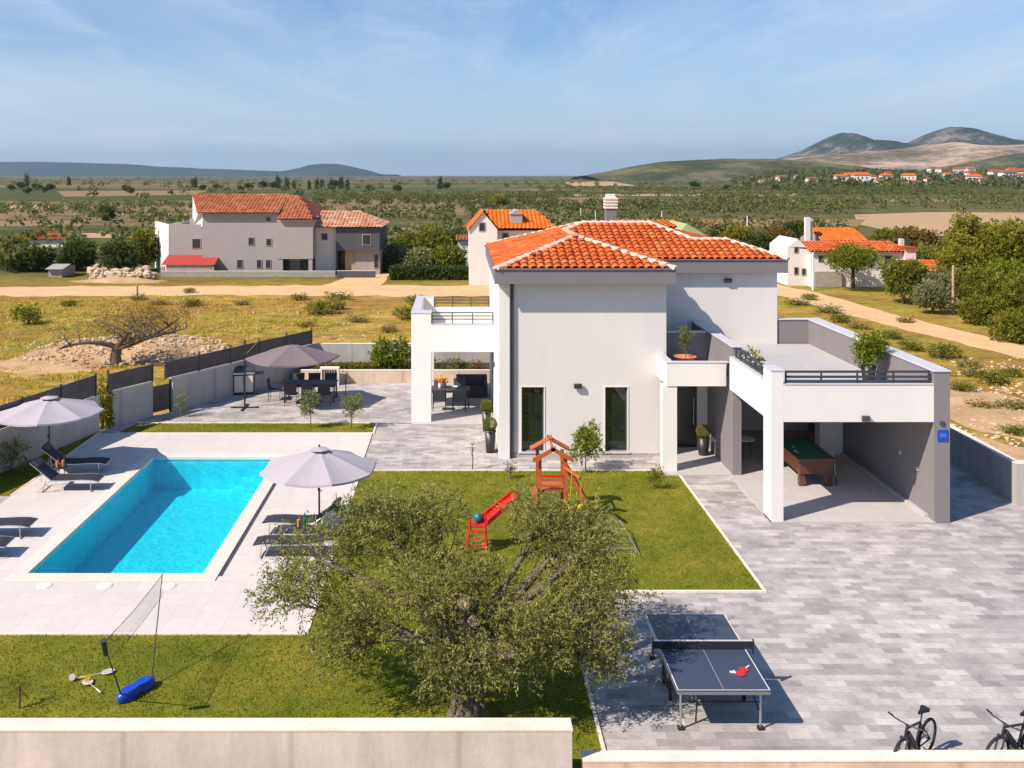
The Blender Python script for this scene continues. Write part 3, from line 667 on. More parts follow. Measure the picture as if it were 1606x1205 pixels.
# chimney
cy = 40.0; cx_ = WX(957.5, cy); ch = MB(O)
ch.rbox(cx_-.22, cx_+.22, cy-.22, cy+.22, z0+.2, WH(327,cy), .01); cho = ch.build('chimney', M['fascia'], ro)
cc = MB(O); zb = WH(327,cy)
for q in range(4): cc.rbox(cx_-.27+.0*q, cx_+.27, cy-.27, cy+.27, zb+q*.125, zb+q*.125+.075, .012)
cc.box(cx_-.20, cx_+.20, cy-.20, cy+.20, zb, zb+.5); cc.rbox(cx_-.19, cx_+.19, cy-.19, cy+.19, zb+.5, zb+.60, .02)
cc.build('chimney_cap', M['poolcoping'], cho)
va = MB(O); va.box(4.9-.03,4.9+.03,37.4,37.46,z0+1.1,z0+1.42); 

# lamps on the walls
def flood(x, y, z, parent):
    b = MB(O); b.rbox(x-.13, x+.13, y-.14, y-.05, z-.05, z+.10, .01); b.box(x-.02, x+.02, y-.05, y, z-.02, z+.02); o = b.build('floodlight', M['darkgrey'], parent)
    MB(O).box(x-.11, x+.11, y-.15, y-.141, z-.035, z+.085).build('glass', M['farglass'], o); return o
flood(WX(906,YF), YF, WH(606,YF), V); flood(WX(1141,34.34), 34.34, WH(441,34.34), V); 

# ---- left terrace block
TX0, TY, TXc, TYb = WX(645,35.5), 35.5, WX(676,35.5), 40.1
b = MB(O); zt0, zt1, zc = 2.64, 3.66, 4.07
b.box(TX0, TXc, TY, TY+.72, 0, zc)                                   # front pillar
b.box(TX0, TX0+.3, TY+.72, TYb, zt0, zc-.02)                         # left parapet
b.box(TX0, TX0+.72, TYb, TYb+.3, 0, zc)                             # rear corner
b.box(TXc, XL-.014, TY, TY+.22, zt0, zt1)                            # front beam
b.box(TX0+.72, XL-.014, TYb, TYb+.25, zt0, zt1)                       # rear beam
b.box(TX0+.3, XL-.014, TY+.22, TYb, zt0+.002, 3.12)
b.build('terrace_frame', M['white'], V)
b = MB(O); b.rbox(TX0-.02, TXc+.02, TY-.02, TY+.74, zc, zc+.03, .005); b.rbox(TX0-.02, TX0+.32, TY+.742, TYb-.002, zc, zc+.028, .005); b.rbox(TX0-.02, TX0+.74, TYb, TYb+.32, zc, zc+.03, .005)
b.rbox(TXc+.022, XL-.014, TY-.015, TY+.24, zt1, zt1+.02, .004); b.build('coping', M['coping'], V)
def railing(p, q, z, zt, n, name='railing', bars=3):
    b = MB(O); p, q = Vector(p), Vector(q); d = (q-p)
    for i in range(n+1):
        c = p+d*i/n; b.box(c.x-.02, c.x+.02, c.y-.02, c.y+.02, z, zt)
    u = d.normalized(); s_ = Vector((-u.y, u.x))
    for k in range(bars):
        zz = zt-.02-(zt-z-.06)*k/(bars-.001 if bars > 1 else 1); c = (p+q)/2
        b.obox((c.x, c.y, zz), (u.x*d.length/2, u.y*d.length/2, 0), (s_.x*.022, s_.y*.022, 0), (0,0,.018))
    return b.build(name, M['anth'], V)
railing((TXc+.03, TY+.11), (XL-.05, TY+.11), zt1+.02, zc+.03, 3)
railing((TX0+.74, TYb+.1), (XL-.05, TYb+.1), zt1, zc+.03, 3)
MB(O).box(TX0, XL-.014, TY-.3, TYb+.3, -.02, .045).build('terrace_floor', M['floortile'], V)

# ---- entrance balcony
BX0, BX1, BY = 6.42, 8.25, 29.55
b = MB(O)
b.box(BX0, BX1, BY, BY+.2, 2.68, 3.40); b.box(BX0, BX0+.2, BY+.2, 31.148, 2.68, 3.40) ; b.box(BX0+.2, 8.355, BY+.2, 32.2, 2.682, 2.95)
b.box(6.30, 6.74, BY+.03, BY+.42, 0, 2.68)
b.build('entrance_frame', M['white'], V)
b = MB(O); b.rbox(BX0-.02, 8.34, BY-.02, BY+.22, 3.40, 3.425, .004); b.rbox(BX0-.02, BX0+.22, BY+.222, 31.146, 3.40, 3.424, .004); b.build('coping', M['coping'], V)
# grey parapet and pier between entrance and carport
b = MB(O)
b.box(8.36, 8.62, 29.2, 34.335, 0, 3.94); b.box(XR1+.002, 8.358, 32.2, 32.4, 2.95, 3.90)
b.build('grey_pier', M['greywall'], V)
b = MB(O); b.rbox(8.33, 8.65, 29.17, 34.33, 3.94, 3.975, .006); b.rbox(XR1+.002, 8.328, 32.17, 32.43, 3.90, 3.935, .006); b.build('coping', M['coping'], V)
# entrance recess: wall, door, side panels
b = MB(O); b.box(XR1, 7.28, 32.2, 32.4, 0, 2.95); b.box(8.02, 8.358, 32.2, 32.4, 0, 2.95); b.box(7.28, 8.02, 32.2, 32.4, 2.35, 2.95); b.build('entrance_wall', M['facade'], V)
d = MB(O); d.rbox(7.30, 8.0, 32.26, 32.33, 0.05, 2.33, .004); do = d.build('front_door', M['dooor'], V)
dd = MB(O); dd.tube((7.90,32.2,.8),(7.90,32.2,1.7),.018,n=8); dd.tube((7.90,32.2,.9),(7.90,32.26,.9),.01); dd.tube((7.90,32.2,1.6),(7.90,32.26,1.6),.01); dd.build('handle', M['metal'], do)
MB(O).lathe([(.12,0),(.12,.015)], n=20).build('tmp', M['metal'], V); bpy.data.objects.remove(bpy.data.objects['tmp'])
wr = MB(O); wr.box(7.52, 7.60, 32.245, 32.258, .3, 2.1); wr.build('pane', M['farglass'], do)
MB(O).box(6.3, 8.36, 29.2, 32.2, -.02, .05).build('entrance_floor', M['floortile'], V)

# ---- carport
KX0, KX1, KY = 8.26, 12.56, 25.3
b = MB(O)
b.box(KX0, 8.58, KY, KY+.66, 0, 4.02)                                # corner pillar
b.box(8.58, KX1, KY+.003, KY+.22, 2.67, 3.66)                         # front beam
b.box(KX0, KX0+.22, KY+.66, 29.19, 2.67, 3.66)                        # side beam
b.box(8.48, KX1-.002, KY+.22, 29.19, 2.675, 3.12); b.box(8.64, KX1-.002, 29.19, 34.335, 2.675, 3.12)
b.box(WX(1286,31.3), KX1-.003, 31.3, 31.75, 0, 2.675); b.box(11.425, KX1-.003, 34.34, 34.39, 0, 2.675)
b.build('carport_frame', M['white'], V)
b = MB(O); b.box(8.65, KX1-.002, KY+.22, 34.33, 3.12, 3.145); b.box(8.48, 8.65, KY+.66, 29.1, 3.12, 3.145); b.box(6.95, 8.355, 30.0, 32.19, 2.95, 2.965); b.build('terrace_floor', M['terrtile'], V)
b = MB(O); b.box(KX1, 12.98, KY-.012, 34.60, 0, 4.0); b.box(11.425, KX1-.001, 34.40, 34.60, 3.1, 4.0); b.build('grey_side_wall', M['greywall'], V)
b = MB(O); b.rbox(KX1-.03, 13.01, KY-.04, 34.63, 4.0, 4.04, .006); b.rbox(11.43, KX1-.032, 34.37, 34.62, 4.0, 4.038, .006)
b.rbox(KX0-.02, 8.60, KY-.02, KY+.68, 4.02, 4.05, .005); b.rbox(8.602, KX1-.002, KY-.015, KY+.24, 3.66, 3.68, .004); b.rbox(KX0-.015, KX0+.24, KY+.682, 29.165, 3.66, 3.68, .004)
b.build('coping', M['coping'], V)
MB(O).box(KX1-.10, KX1-.001, KY+.3, 33.59, 0.046, .13).build('skirting', M['floortile'], V)
MB(O).box(8.26, 12.6, KY-.05, 34.33, -.02, .045).build('carport_floor', M['floortile'], V)
# front railing: long metal frame with slanted infill strips
zr0, zr1 = 3.68, 4.0
b = MB(O); y = KY+.11; x0, x1 = 8.66, KX1-.06
for z in (zr0+.05, zr0+.165, zr1-.02): b.box(x0, x1, y-.026, y+.026, z-.028, z+.028)
for x in (x0, x1-.04): b.box(x, x+.04, y-.023, y+.023, zr0, zr1)
for q in range(1,4): xx = x0+(x1-x0)*q/4; b.box(xx-.018, xx+.018, y-.021, y+.021, zr0, zr1)
b.build('railing', M['anth'], V)
b = MB(O); x = KX0+.11; y0, y1 = KY+.70, 28.9
for z in (zr0+.05, zr1-.02): b.box(x-.022, x+.022, y0, y1, z-.02, z+.02)
n = 6
for q in range(n+1): yy = y0+(y1-y0)*q/n; b.box(x-.02, x+.02, yy-.02, yy+.02, zr0, zr1)
for q in range(n): 
    ya, yb = y0+(y1-y0)*q/n, y0+(y1-y0)*(q+1)/n; b.obox((x, (ya+yb)/2, (zr0+zr1)/2+.02), (.012,0,0), (0,(yb-ya)/2*.96,.07*(1 if q%2 else -1)), (0,0,.014))
b.build('railing', M['anth'], V)
b = MB(O); b.rbox(WX(1357,KY)-.10, WX(1357,KY)+.10, KY-.09, KY, WH(660,KY), WH(652,KY), .01); b.build('floodlight', M['darkgrey'], V)
# dark rear of the carport: door and wall lamp
d = MB(O); d.rbox(8.75, 9.55, 34.27, 34.335, .05, 2.15, .004); do = d.build('side_door', M['dooor'], V)
s_ = MB(O)
for k_, (py_, ) in enumerate(((690,),(756,))): pass
# square blue plate with the paler house mark on the pier front
bx, bz = WX(1478,KY), WH(683,KY); b = MB(O); b.rbox(bx-.14, bx+.14, KY-.035, KY-.013, bz-.15, bz+.15, .006); po = b.build('house_plate', M['blue'], V)
pm = basic('pale_blue_print', (0.09, 0.22, 0.62, 1), .5, .05); b = MB(O)
for q in (-.06, 0, .06): b.box(bx+q-.014, bx+q+.014, KY-.038, KY-.0352, bz-.05, bz+.03)
b.box(bx-.074, bx+.074, KY-.0385, KY-.0353, bz+.03, bz+.055); b.build('print', pm, po)
b = MB(O); b.rbox(12.70, 12.82, KY-.06, KY-.013, WH(663,KY)-.05, WH(663,KY)+.04, .01); b.build('intercom', M['darkgrey'], V)
for (px, py) in ((1437,710),(1448,735)):
    Y = 27.2 if py == 710 else 26.2
    b = MB(O); b.rbox(KX1-.03, KX1, Y-.05, Y+.05, WH(py,Y)-.05, WH(py,Y)+.05, .005); b.build('socket', M['coping'], V)
b = MB(O); b.rbox(XL-.08, XL-.013, 34.6, 34.7, WH(572,34.6)-.08, WH(572,34.6)+.08, .01); b.build('wall_lamp', M['darkgrey'], V)

# ---------------------------------------------------------------- boundary walls and fences
def wallpiece(name, label, x, mat, capm, group=None):
    """x = list of (p, q, h, thickness, base); one wall as a thing: body and cap"""
    p0 = x[0][0]; t = thing(name, label, 'wall', (p0[0], p0[1], 0), group=group); off = (p0[0], p0[1], 0)
    b, c = MB(off), MB(off)
    for p, q, h, th, z0_ in x:
        p, q = Vector(p), Vector(q); u = (q-p).normalized(); s = Vector((-u.y, u.x)); m = (p+q)/2; L = (q-p).length/2
        b.obox((m.x, m.y, (h+z0_)/2), (u.x*L, u.y*L, 0), (s.x*th/2, s.y*th/2, 0), (0,0,(h-z0_)/2-.001))
        c.obox((m.x, m.y, h+.012), (u.x*(L+.01), u.y*(L+.01), 0), (s.x*(th/2+.008), s.y*(th/2+.008), 0), (0,0,.013))
    b.build('wall_body', mat, t); c.build('cap', capm, t); return t
wallpiece('boundary_wall', 'higher left stretch of the long pale concrete wall along the near edge of the lawn', [((-19,14.35),(1.68,14.36),.94,.30,-.3)], M['concrete'], M['captop'])
wallpiece('boundary_wall', 'lower right stretch of the pale concrete wall in front of the bicycles', [((1.85,14.37),(15,14.40),.455,.24,-.3)], M['concretewarm'], M['captop'])
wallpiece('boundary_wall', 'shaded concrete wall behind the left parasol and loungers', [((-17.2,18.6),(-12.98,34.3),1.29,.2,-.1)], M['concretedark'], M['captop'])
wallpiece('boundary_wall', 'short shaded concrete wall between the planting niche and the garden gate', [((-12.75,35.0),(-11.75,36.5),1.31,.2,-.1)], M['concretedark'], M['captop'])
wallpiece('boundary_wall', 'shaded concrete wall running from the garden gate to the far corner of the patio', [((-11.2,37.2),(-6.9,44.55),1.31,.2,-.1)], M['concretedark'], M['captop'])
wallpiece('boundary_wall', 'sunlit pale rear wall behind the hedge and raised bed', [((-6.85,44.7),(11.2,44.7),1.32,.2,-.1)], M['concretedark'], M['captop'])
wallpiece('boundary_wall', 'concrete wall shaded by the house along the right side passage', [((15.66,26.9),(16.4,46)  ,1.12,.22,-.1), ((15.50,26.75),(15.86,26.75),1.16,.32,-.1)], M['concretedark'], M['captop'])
t = wallpiece('raised_bed', 'low raised planting bed with a pinkish front wall across the back of the patio', [((-7.0,42.4),(5.0,42.4),.55,.18,-.05)], M['concretewarm'], M['captop'])
t['category'] = 'planter'
MB((-7.0,42.4,0)).box(-7.2, 5.0, 42.5, 44.59, -.05, .46).build('soil', M['soil'], t)
slat = Mat('fence_slat'); slat.pos(); slat.color(slat.ramp(slat.noise(2.0, 5), [(.3, (.065,.054,.052,1)), (.7, (.12,.10,.095,1))])); slat.rough(.55); M['slat'] = slat.m
def fence(label, p, q, n, z0_, z1_):
    p, q = Vector(p), Vector(q); t = thing('slat_fence', label, 'fence', (p.x, p.y, 0), group='dark slatted fences on the left boundary wall'); off = (p.x, p.y, 0); u = (q-p)/n; s = Vector((-u.y, u.x)).normalized()
    for i in range(n+1):
        c = p+u*i; b = MB(off); b.box(c.x-.035, c.x+.035, c.y-.035, c.y+.035, z0_, z1_+.02); b.build('post', M['darkgrey'], t)
        if i < n:
            b = MB(off); m = c+u/2; k = int((z1_-z0_-.05)/.105); un = u.normalized(); hl = u.length/2-.04
            for j in range(k):
                z = z0_+.08+j*.105; b.obox((m.x, m.y, z), (un.x*hl, un.y*hl, 0), (s.x*.012, s.y*.012, 0), (0,0,.0495))
            b.build('slat_panel', M['slat'], t)
fence('dark slatted fence on the wall behind the left parasol', (-16.4,21.6), (-13.0,34.2), 7, 1.30, 2.10)
fence('short dark slatted fence panel on the wall beside the open garden gate', (-12.75,34.75), (-11.72,36.55), 1, 1.32, 2.10)
fence('dark slatted fence on the wall behind the patio parasol and barbecue', (-11.35,36.95), (-6.88,44.6), 5, 1.32, 2.09)
g = thing('garden_gate', 'low dark metal garden gate between two concrete walls', 'gate', (-11.5,36.85,0))
b = MB((-11.5,36.85,0)); p, q = Vector((-11.74,36.5)), Vector((-11.22,37.2)); u = (q-p).normalized(); s = Vector((-u.y,u.x)); m = (p+q)/2
b.obox((m.x,m.y,.62),(u.x*.36,u.y*.36,0),(s.x*.01,s.y*.01,0),(0,0,.5)); b.build('gate_panel', M['slat'], g)
for e in (p+u*.03, q-u*.03):
    MB((-11.5,36.85,0)).box(e.x-.03, e.x+.03, e.y-.03, e.y+.03, 0, 1.28).build('post', M['black'], g)
# ---------------------------------------------------------------- parasols
def canopy(mb, R_, z_rim, z_top, n=8, sag=0.05, rings=6, rot=0.0, val=0.0):
    vs = [(0,0,z_top)]
    for j in range(1, rings+1):
        t = j/rings
        for i in range(n*4):
            a = 2*math.pi*i/(n*4)+rot; k = (i % 4)/4.0
            # straight panel edge between ribs, sagging a little in the middle
            a0 = 2*math.pi*(i//4)/n+rot; a1 = a0+2*math.pi/n
            x = (math.cos(a0)*(1-k)+math.cos(a1)*k)*R_*t; y = (math.sin(a0)*(1-k)+math.sin(a1)*k)*R_*t
            z = z_top+(z_rim-z_top)*(t**1.15) - sag*math.sin(math.pi*k)*t
            vs.append((x, y, z))
    m = n*4; fs = [(0, 1+i, 1+(i+1)%m) for i in range(m)]
    for j in range(rings-1): fs += [(1+j*m+i, 1+(j+1)*m+i, 1+(j+1)*m+(i+1)%m, 1+j*m+(i+1)%m) for i in range(m)]
    if val:      # valance strip
        b0 = 1+(rings-1)*m; ext = [(vs[b0+i][0]*1.005, vs[b0+i][1]*1.005, vs[b0+i][2]-val) for i in range(m)]; L = len(vs); vs += ext
        fs += [(b0+i, L+i, L+(i+1)%m, b0+(i+1)%m) for i in range(m)]
    mb.add(vs, fs); return mb
def parasol(label, x, y, R_, zr, zt, mat, n=8, rot=0.0, tilt=0.0):
    t = thing('parasol', label, 'parasol', (x,y,0), group=None)
    c = canopy(MB(), R_, zr, zt, n, .05, 6, rot, .05).build('canopy', mat, t)
    canopy(MB(), R_*.17, zt+.01, zt+.075, n, .0, 2, rot).build('vent', mat, c)
    MB().tube((0,0,.05), (0,0,zt-.02), .024, n=10).build('pole', M['darkgrey'], t)
    b = MB(); b.lathe([(.27,0),(.27,.05),(.20,.075),(.05,.09),(.045,.35)], n=20); b.build('base', M['anth'], t)
    b = MB(); b.box(-.03,.03,-.06,-.02,1.05,1.15); b.tube((0,-.06,1.1),(.07,-.07,1.06),.008); b.tube((.07,-.07,1.06),(.07,-.13,1.06),.014); b.build('crank', M['black'], t)
    b = MB()
    for i in range(n):
        a = 2*math.pi*i/n+rot; b.tube((0,0,zt-.04),(math.cos(a)*R_*.98, math.sin(a)*R_*.98, zr-.02),.008,n=5); b.tube((0,0,zt-.45),(math.cos(a)*R_*.5, math.sin(a)*R_*.5, (zr+zt)/2-.07),.007,n=5)
    b.build('ribs', M['darkgrey'], t); MB().lathe([(.03,zt+.07),(.02,zt+.12),(.004,zt+.14)], n=10).build('finial', M['darkgrey'], t)
    return t
parasol('open pale grey parasol by the left wall, between two loungers', -12.75, 29.75, 1.62, 1.86, 2.27, M['fabric'], 8, .2)
pr = parasol('open pale grey parasol on the right side of the pool', -3.62, 24.75, 1.52, 1.66, 2.10, M['fabric'], 8, .35)
# free-arm parasol over the patio table
t = thing('cantilever_parasol', 'open taupe parasol hung from a side mast over the patio dining table', 'parasol', (-8.47,37.8,0))
px_, py_ = 1.85, .3
c = MB(); canopy(c, 1.85, 1.98, 2.46, 6, .07, 6, .2, .06); c.v = [(x+px_, y+py_, z) for x,y,z in c.v]; c.build('canopy', M['fabtaupe'], t)
MB().tube((0,0,.05),(0,0,2.7),.035,n=10).build('mast', M['black'], t)
MB().chain([(0,0,2.05),(.5,.08,2.6),(1.2,.2,2.72),(px_,py_,2.62),(px_,py_,2.4)],[.026]*5).build('arm', M['black'], t)
b = MB(); b.box(-.55,.55,-.04,.04,.005,.05); b.box(-.04,.04,-.55,.55,.006,.051); b.build('cross_base', M['black'], t)
b = MB()
for i in range(6):
    a = 2*math.pi*i/6+.2; b.tube((px_,py_,2.40),(px_+math.cos(a)*1.8, py_+math.sin(a)*1.8, 1.97),.009,n=5)
b.build('ribs', M['black'], t)

# ---------------------------------------------------------------- loungers
def lounger(label, x, y, rz, back=38, group='sun loungers beside the pool'):
    # feet end at +x, head at -x of its own frame
    t = thing('sun_lounger', label, 'sun lounger', (x,y,.03), rz, group)
    a = R(back); hx = -.35; bl = .78
    s = MB(); n = 12
    pts = [(hx,.345),(.1,.33),(.5,.345),(.8,.335),(.98,.30)]
    for s0,s1 in zip(pts[:-1], pts[1:]): s.obox(((s0[0]+s1[0])/2,0,(s0[1]+s1[1])/2),((s1[0]-s0[0])/2,0,(s1[1]-s0[1])/2),(0,.29,0),(0,0,.012))
    s.build('seat', M['mesh'], t)
    e = (hx-bl*math.cos(a), .345+bl*math.sin(a)); m = ((hx+e[0])/2, (.345+e[1])/2)
    MB().obox((m[0],0,m[1]),((e[0]-hx)/2,0,(e[1]-.345)/2),(0,.29,0),(-math.sin(a)*.0,0,.014)).build('backrest', M['mesh'], t)
    c2 = (hx+(e[0]-hx)*.82, .345+(e[1]-.345)*.82+.05)
    MB().obox((c2[0],0,c2[1]),(math.cos(a)*-.11,0,math.sin(a)*.11),(0,.23,0),(math.sin(a)*.035,0,math.cos(a)*.035)).build('pillow', M['darkgrey'], t)
    f = MB()
    for sy in (-.31,.31): f.chain([(e[0],sy,e[1]),(hx,sy,.345),(.1,sy,.33),(.5,sy,.345),(.8,sy,.335),(.99,sy,.295)],[.015]*6,6)
    f.tube((e[0],-.31,e[1]),(e[0],.31,e[1]),.015); f.tube((.99,-.31,.295),(.99,.31,.295),.015); f.build('frame', M['metal'], t)
    for sx in (-.55,.72):
        l = MB(); l.chain([(sx+.05,-.31,.33),(sx-.05 if sx<0 else sx+.07,-.31,.02),(sx-.05 if sx<0 else sx+.07,.31,.02),(sx+.05,.31,.33)],[.014]*4,6); l.build('leg', M['metal'], t)
    l = MB(); l.tube((hx-.02,-.31,.33),(-.75,-.31,.02),.012); l.tube((hx-.02,.31,.33),(-.75,.31,.02),.012); l.tube((m[0],-.31,m[1]),(-.62,-.31,.3),.01); l.tube((m[0],.31,m[1]),(-.62,.31,.3),.01); l.build('strut', M['metal'], t)
    return t
lounger('dark sun lounger under the left parasol, the farther of the pair, beside the wall', -11.85, 29.55, .10, 40)
lounger('dark sun lounger beside the left parasol, the nearer of the pair, standing in the sun', -11.45, 27.95, .04, 40)
lounger('dark sun lounger cut by the left photo edge, the farther of those two', -11.85, 24.35, .05, 20)
lounger('dark sun lounger barely showing at the left photo edge, the nearer of those two', -11.85, 23.05, .05, 20)
lounger('dark sun lounger right of the pool under the parasol, its backrest raised', -4.02, 24.55, math.pi-.05, 36)
lounger('dark sun lounger right of the pool half hidden by the olive tree', -3.95, 23.15, math.pi, 12)
def side_table(label, x, y, z=.03, r=.24, h=.42, mat=None, group=None):
    t = thing('side_table', label, 'table', (x,y,z), group=group); mat = mat or M['black']
    MB().lathe([(r-.01,h-.025),(r,h-.02),(r,h-.004),(r-.01,h)], n=24).build('table_top', mat, t)
    for k in range(3):
        a = k*2.094; MB().tube((math.cos(a)*r*.75, math.sin(a)*r*.75, 0),(math.cos(a)*r*.45, math.sin(a)*r*.45, h-.02),.012,n=6).build('leg', M['black'], t)
    return t
side_table('small dark table with two orange drinks between the left loungers', -12.0, 28.75)
side_table('small dark table with drinks between the loungers right of the pool', -3.95, 23.85)
def glass_drink(label, x, y, z, mat, group):
    t = thing('drink_glass', label, 'glass', (x,y,z), group=group)
    MB().lathe([(.032,0),(.04,.15),(.0385,.15),(.031,.006)], n=12).build('tumbler', M['whitepl'], t); MB().lathe([(.036,.02),(.042,.165)], n=12).build('juice', mat, t)
    MB().tube((.0,.0,.05),(.03,.01,.25),.005,n=5).build('straw', M['yellow'], t)
glass_drink('left glass of orange juice on the table between the left loungers', -12.07, 28.72, .45, M['orange'], 'glasses of orange juice by the pool')
glass_drink('right glass of orange juice on the table between the left loungers', -11.92, 28.78, .45, M['orange'], 'glasses of orange juice by the pool')
glass_drink('glass of orange juice on the table right of the pool', -4.0, 23.84, .45, M['orange'], 'glasses of orange juice by the pool')
t = thing('drink_bottle', 'green bottle on the table right of the pool', 'bottle', (-3.86,23.88,.45)); MB().lathe([(.04,0),(.04,.18),(.015,.25),(.015,.32)], n=12).build('body', basic('bottle_green', (.01,.16,.09,1), .2), t); MB().lathe([(.017,.32),(.017,.34)], n=10).build('cap', M['whitepl'], t)

# ---------------------------------------------------------------- patio: barbecue, dining set, cabinet
t = thing('barbecue', 'barbecue on a cream cabinet with a dark lid by the shaded wall', 'barbecue', (-9.05,40.3,0), .15)
b = MB(); b.rbox(-.42,.42,-.28,.28,.06,.86,.01); b.build('cabinet', M['black'], t)
for sx in (-.20,.20):
    d = MB().rbox(sx-.185,sx+.185,-.305,-.282,.12,.80,.008).build('door', M['poolcoping'], t); h = MB(); h.tube((sx*.2,-.33,.5),(sx*.2,-.33,.75),.012); h.build('handle', M['metal'], d)
b = MB(); b.rbox(-.44,.44,-.30,.30,.865,.93,.01)
b.build('grill_tray', M['metal'], t)
b = MB(); vs = []
for x in (-.4,.4):
    for k in range(9): a_ = math.pi*k/8; vs.append((x, -math.cos(a_)*.27, .932+math.sin(a_)*.24))
b.add(vs, [(k,k+1,10+k,9+k) for k in range(8)]+[tuple(range(8,-1,-1)), tuple(range(9,18))]); b.build('lid', M['anth'], t)
b = MB(); b.rbox(-.80,-.45,-.24,.24,.84,.87,.006); b.rbox(.45,.80,-.24,.24,.84,.87,.006); b.build('side_shelf', M['black'], t)
for sx in (-.36,.36): MB().ball((sx,-.2,.05),.05,8).build('wheel', M['rubber'], t)
def dtable(label, x, y, L, Wd, mat, top, h=.74, rz=0, cat='table', name='dining_table'):
    t = thing(name, label, cat, (x,y,.004), rz); MB().rbox(-L/2,L/2,-Wd/2,Wd/2,h-.035,h,.006).build('table_top', top, t)
    for sx in (-1,1):
        for sy in (-1,1): MB().box(sx*(L/2-.06)-.025, sx*(L/2-.06)+.025, sy*(Wd/2-.06)-.025, sy*(Wd/2-.06)+.025, 0, h-.036).build('leg', mat, t)
    b = MB(); b.box(-L/2+.06,L/2-.06,-Wd/2+.05,-Wd/2+.07,h-.1,h-.036); b.box(-L/2+.06,L/2-.06,Wd/2-.07,Wd/2-.05,h-.1,h-.036); b.build('rail', mat, t); return t
def chair(label, x, y, rz, group, seatm=None):
    t = thing('garden_chair', label, 'chair', (x,y,.004), rz, group); sm = seatm or M['mesh']
    MB().rbox(-.24,.24,-.23,.23,.42,.445,.008).build('seat', sm, t)
    MB().obox((0,-.27,.68),(.235,0,0),(0,.012,0),(0,-.05,.22)).build('backrest', sm, t)
    for sx in (-.24,.24):
        MB().chain([(sx,.22,0),(sx,.22,.64),(sx,-.22,.65)],[.013]*3,6).build('front_leg', M['black'], t)
        MB().chain([(sx,-.26,0),(sx,-.235,.44),(sx,-.325,.92)],[.013]*3,6).build('rear_leg', M['black'], t)
    return t
def place(root, x, y, rz, label): return dup(root, (x,y,root.location.z), rz, label)
T1 = (-6.05, 39.1)
dtable('long dark dining table on the patio under the taupe parasol', T1[0], T1[1], 2.1, .95, M['black'], M['darkgrey'])
g1 = 'dark chairs round the patio dining table'
ch0 = chair('dark garden chair, left of the three on the near side of the patio dining table', T1[0]-.68, T1[1]-.72, 0, g1)
place(ch0, T1[0], T1[1]-.74, 0.06, 'dark garden chair, middle of the three on the near side of the patio dining table')
place(ch0, T1[0]+.68, T1[1]-.72, -.05, 'dark garden chair, right of the three on the near side of the patio dining table')
place(ch0, T1[0]-.68, T1[1]+.72, math.pi, 'dark garden chair, left of the three on the far side of the patio dining table')
place(ch0, T1[0], T1[1]+.72, math.pi+.05, 'dark garden chair, middle of the three on the far side of the patio dining table')
place(ch0, T1[0]+.68, T1[1]+.74, math.pi, 'dark garden chair, right of the three on the far side of the patio dining table')
place(ch0, T1[0]-1.45, T1[1], -math.pi/2, 'dark garden chair at the left head of the patio dining table')
t = thing('slatted_cabinet', 'small white cabinet with brown slatted front against the raised bed behind the patio table', 'cabinet', (WX(517,41.9), 41.95, .004))
MB().rbox(-.42,.42,-.16,.16,0,.78,.01).build('carcass', M['white'], t); b = MB()
for k in range(6): b.box(-.32+k*.11,-.25+k*.11,-.176,-.1605,.18,.70)
b.build('slats', M['wood'], t)
def log_stack(): pass
# ground-floor terrace: table and chairs with orange flowers
T2 = (-.62, 38.0)
dtable('grey dining table with orange flowers on the covered terrace of the villa', T2[0]+.25, T2[1], 1.6, .9, M['darkgrey'], M['darkgrey'], rz=0)
g2 = 'grey chairs round the covered terrace table'
c0 = chair('grey chair, left of the two on the near side of the covered terrace table', T2[0]-.15, T2[1]-.75, 0, g2, M['darkgrey'])
place(c0, T2[0]+.62, T2[1]-.75, .05, 'grey chair, right of the two on the near side of the covered terrace table')
place(c0, T2[0]-.15, T2[1]+.72, math.pi, 'grey chair, left of the two on the far side of the covered terrace table')
place(c0, T2[0]+.65, T2[1]+.72, math.pi, 'grey chair, right of the two on the far side of the covered terrace table')
t = thing('flower_bouquet', 'bouquet of orange flowers in a vase on the covered terrace table', 'flowers', (WX(690,38),38.0,.744)); MB().lathe([(.05,0),(.08,.1),(.05,.2)], n=12).build('vase', M['whitepl'], t)
rg = random.Random(4); b = MB(); 
for k in range(26): b.ball((rg.gauss(0,.15), rg.gauss(0,.1), .32+rg.gauss(0,.07)), rg.uniform(.035,.06), 6, .7, .2, rg)
b.build('blossoms', M['orange'], t)
t = thing('fruit_bowl', 'white bowl on the covered terrace table', 'bowl', (WX(714,38),37.9,.744)); MB().lathe([(.05,0),(.14,.09),(.15,.10),(.13,.09),(.04,.02)], n=16).build('bowl', M['whitepl'], t)
t = thing('garden_sofa', 'dark blue grey sofa at the rear of the covered terrace', 'sofa', (.62,39.7,.045))
MB().rbox(-.75,.55,-.40,.40,.08,.42,.03).build('seat', M['anth'], t); MB().rbox(-.75,.55,.24,.42,.43,.82,.03).build('backrest', M['anth'], t)
MB().rbox(-.75,-.60,-.4,.235,.425,.62,.03).build('armrest', M['anth'], t); MB().rbox(.40,.55,-.4,.235,.425,.62,.03).build('armrest', M['anth'], t)

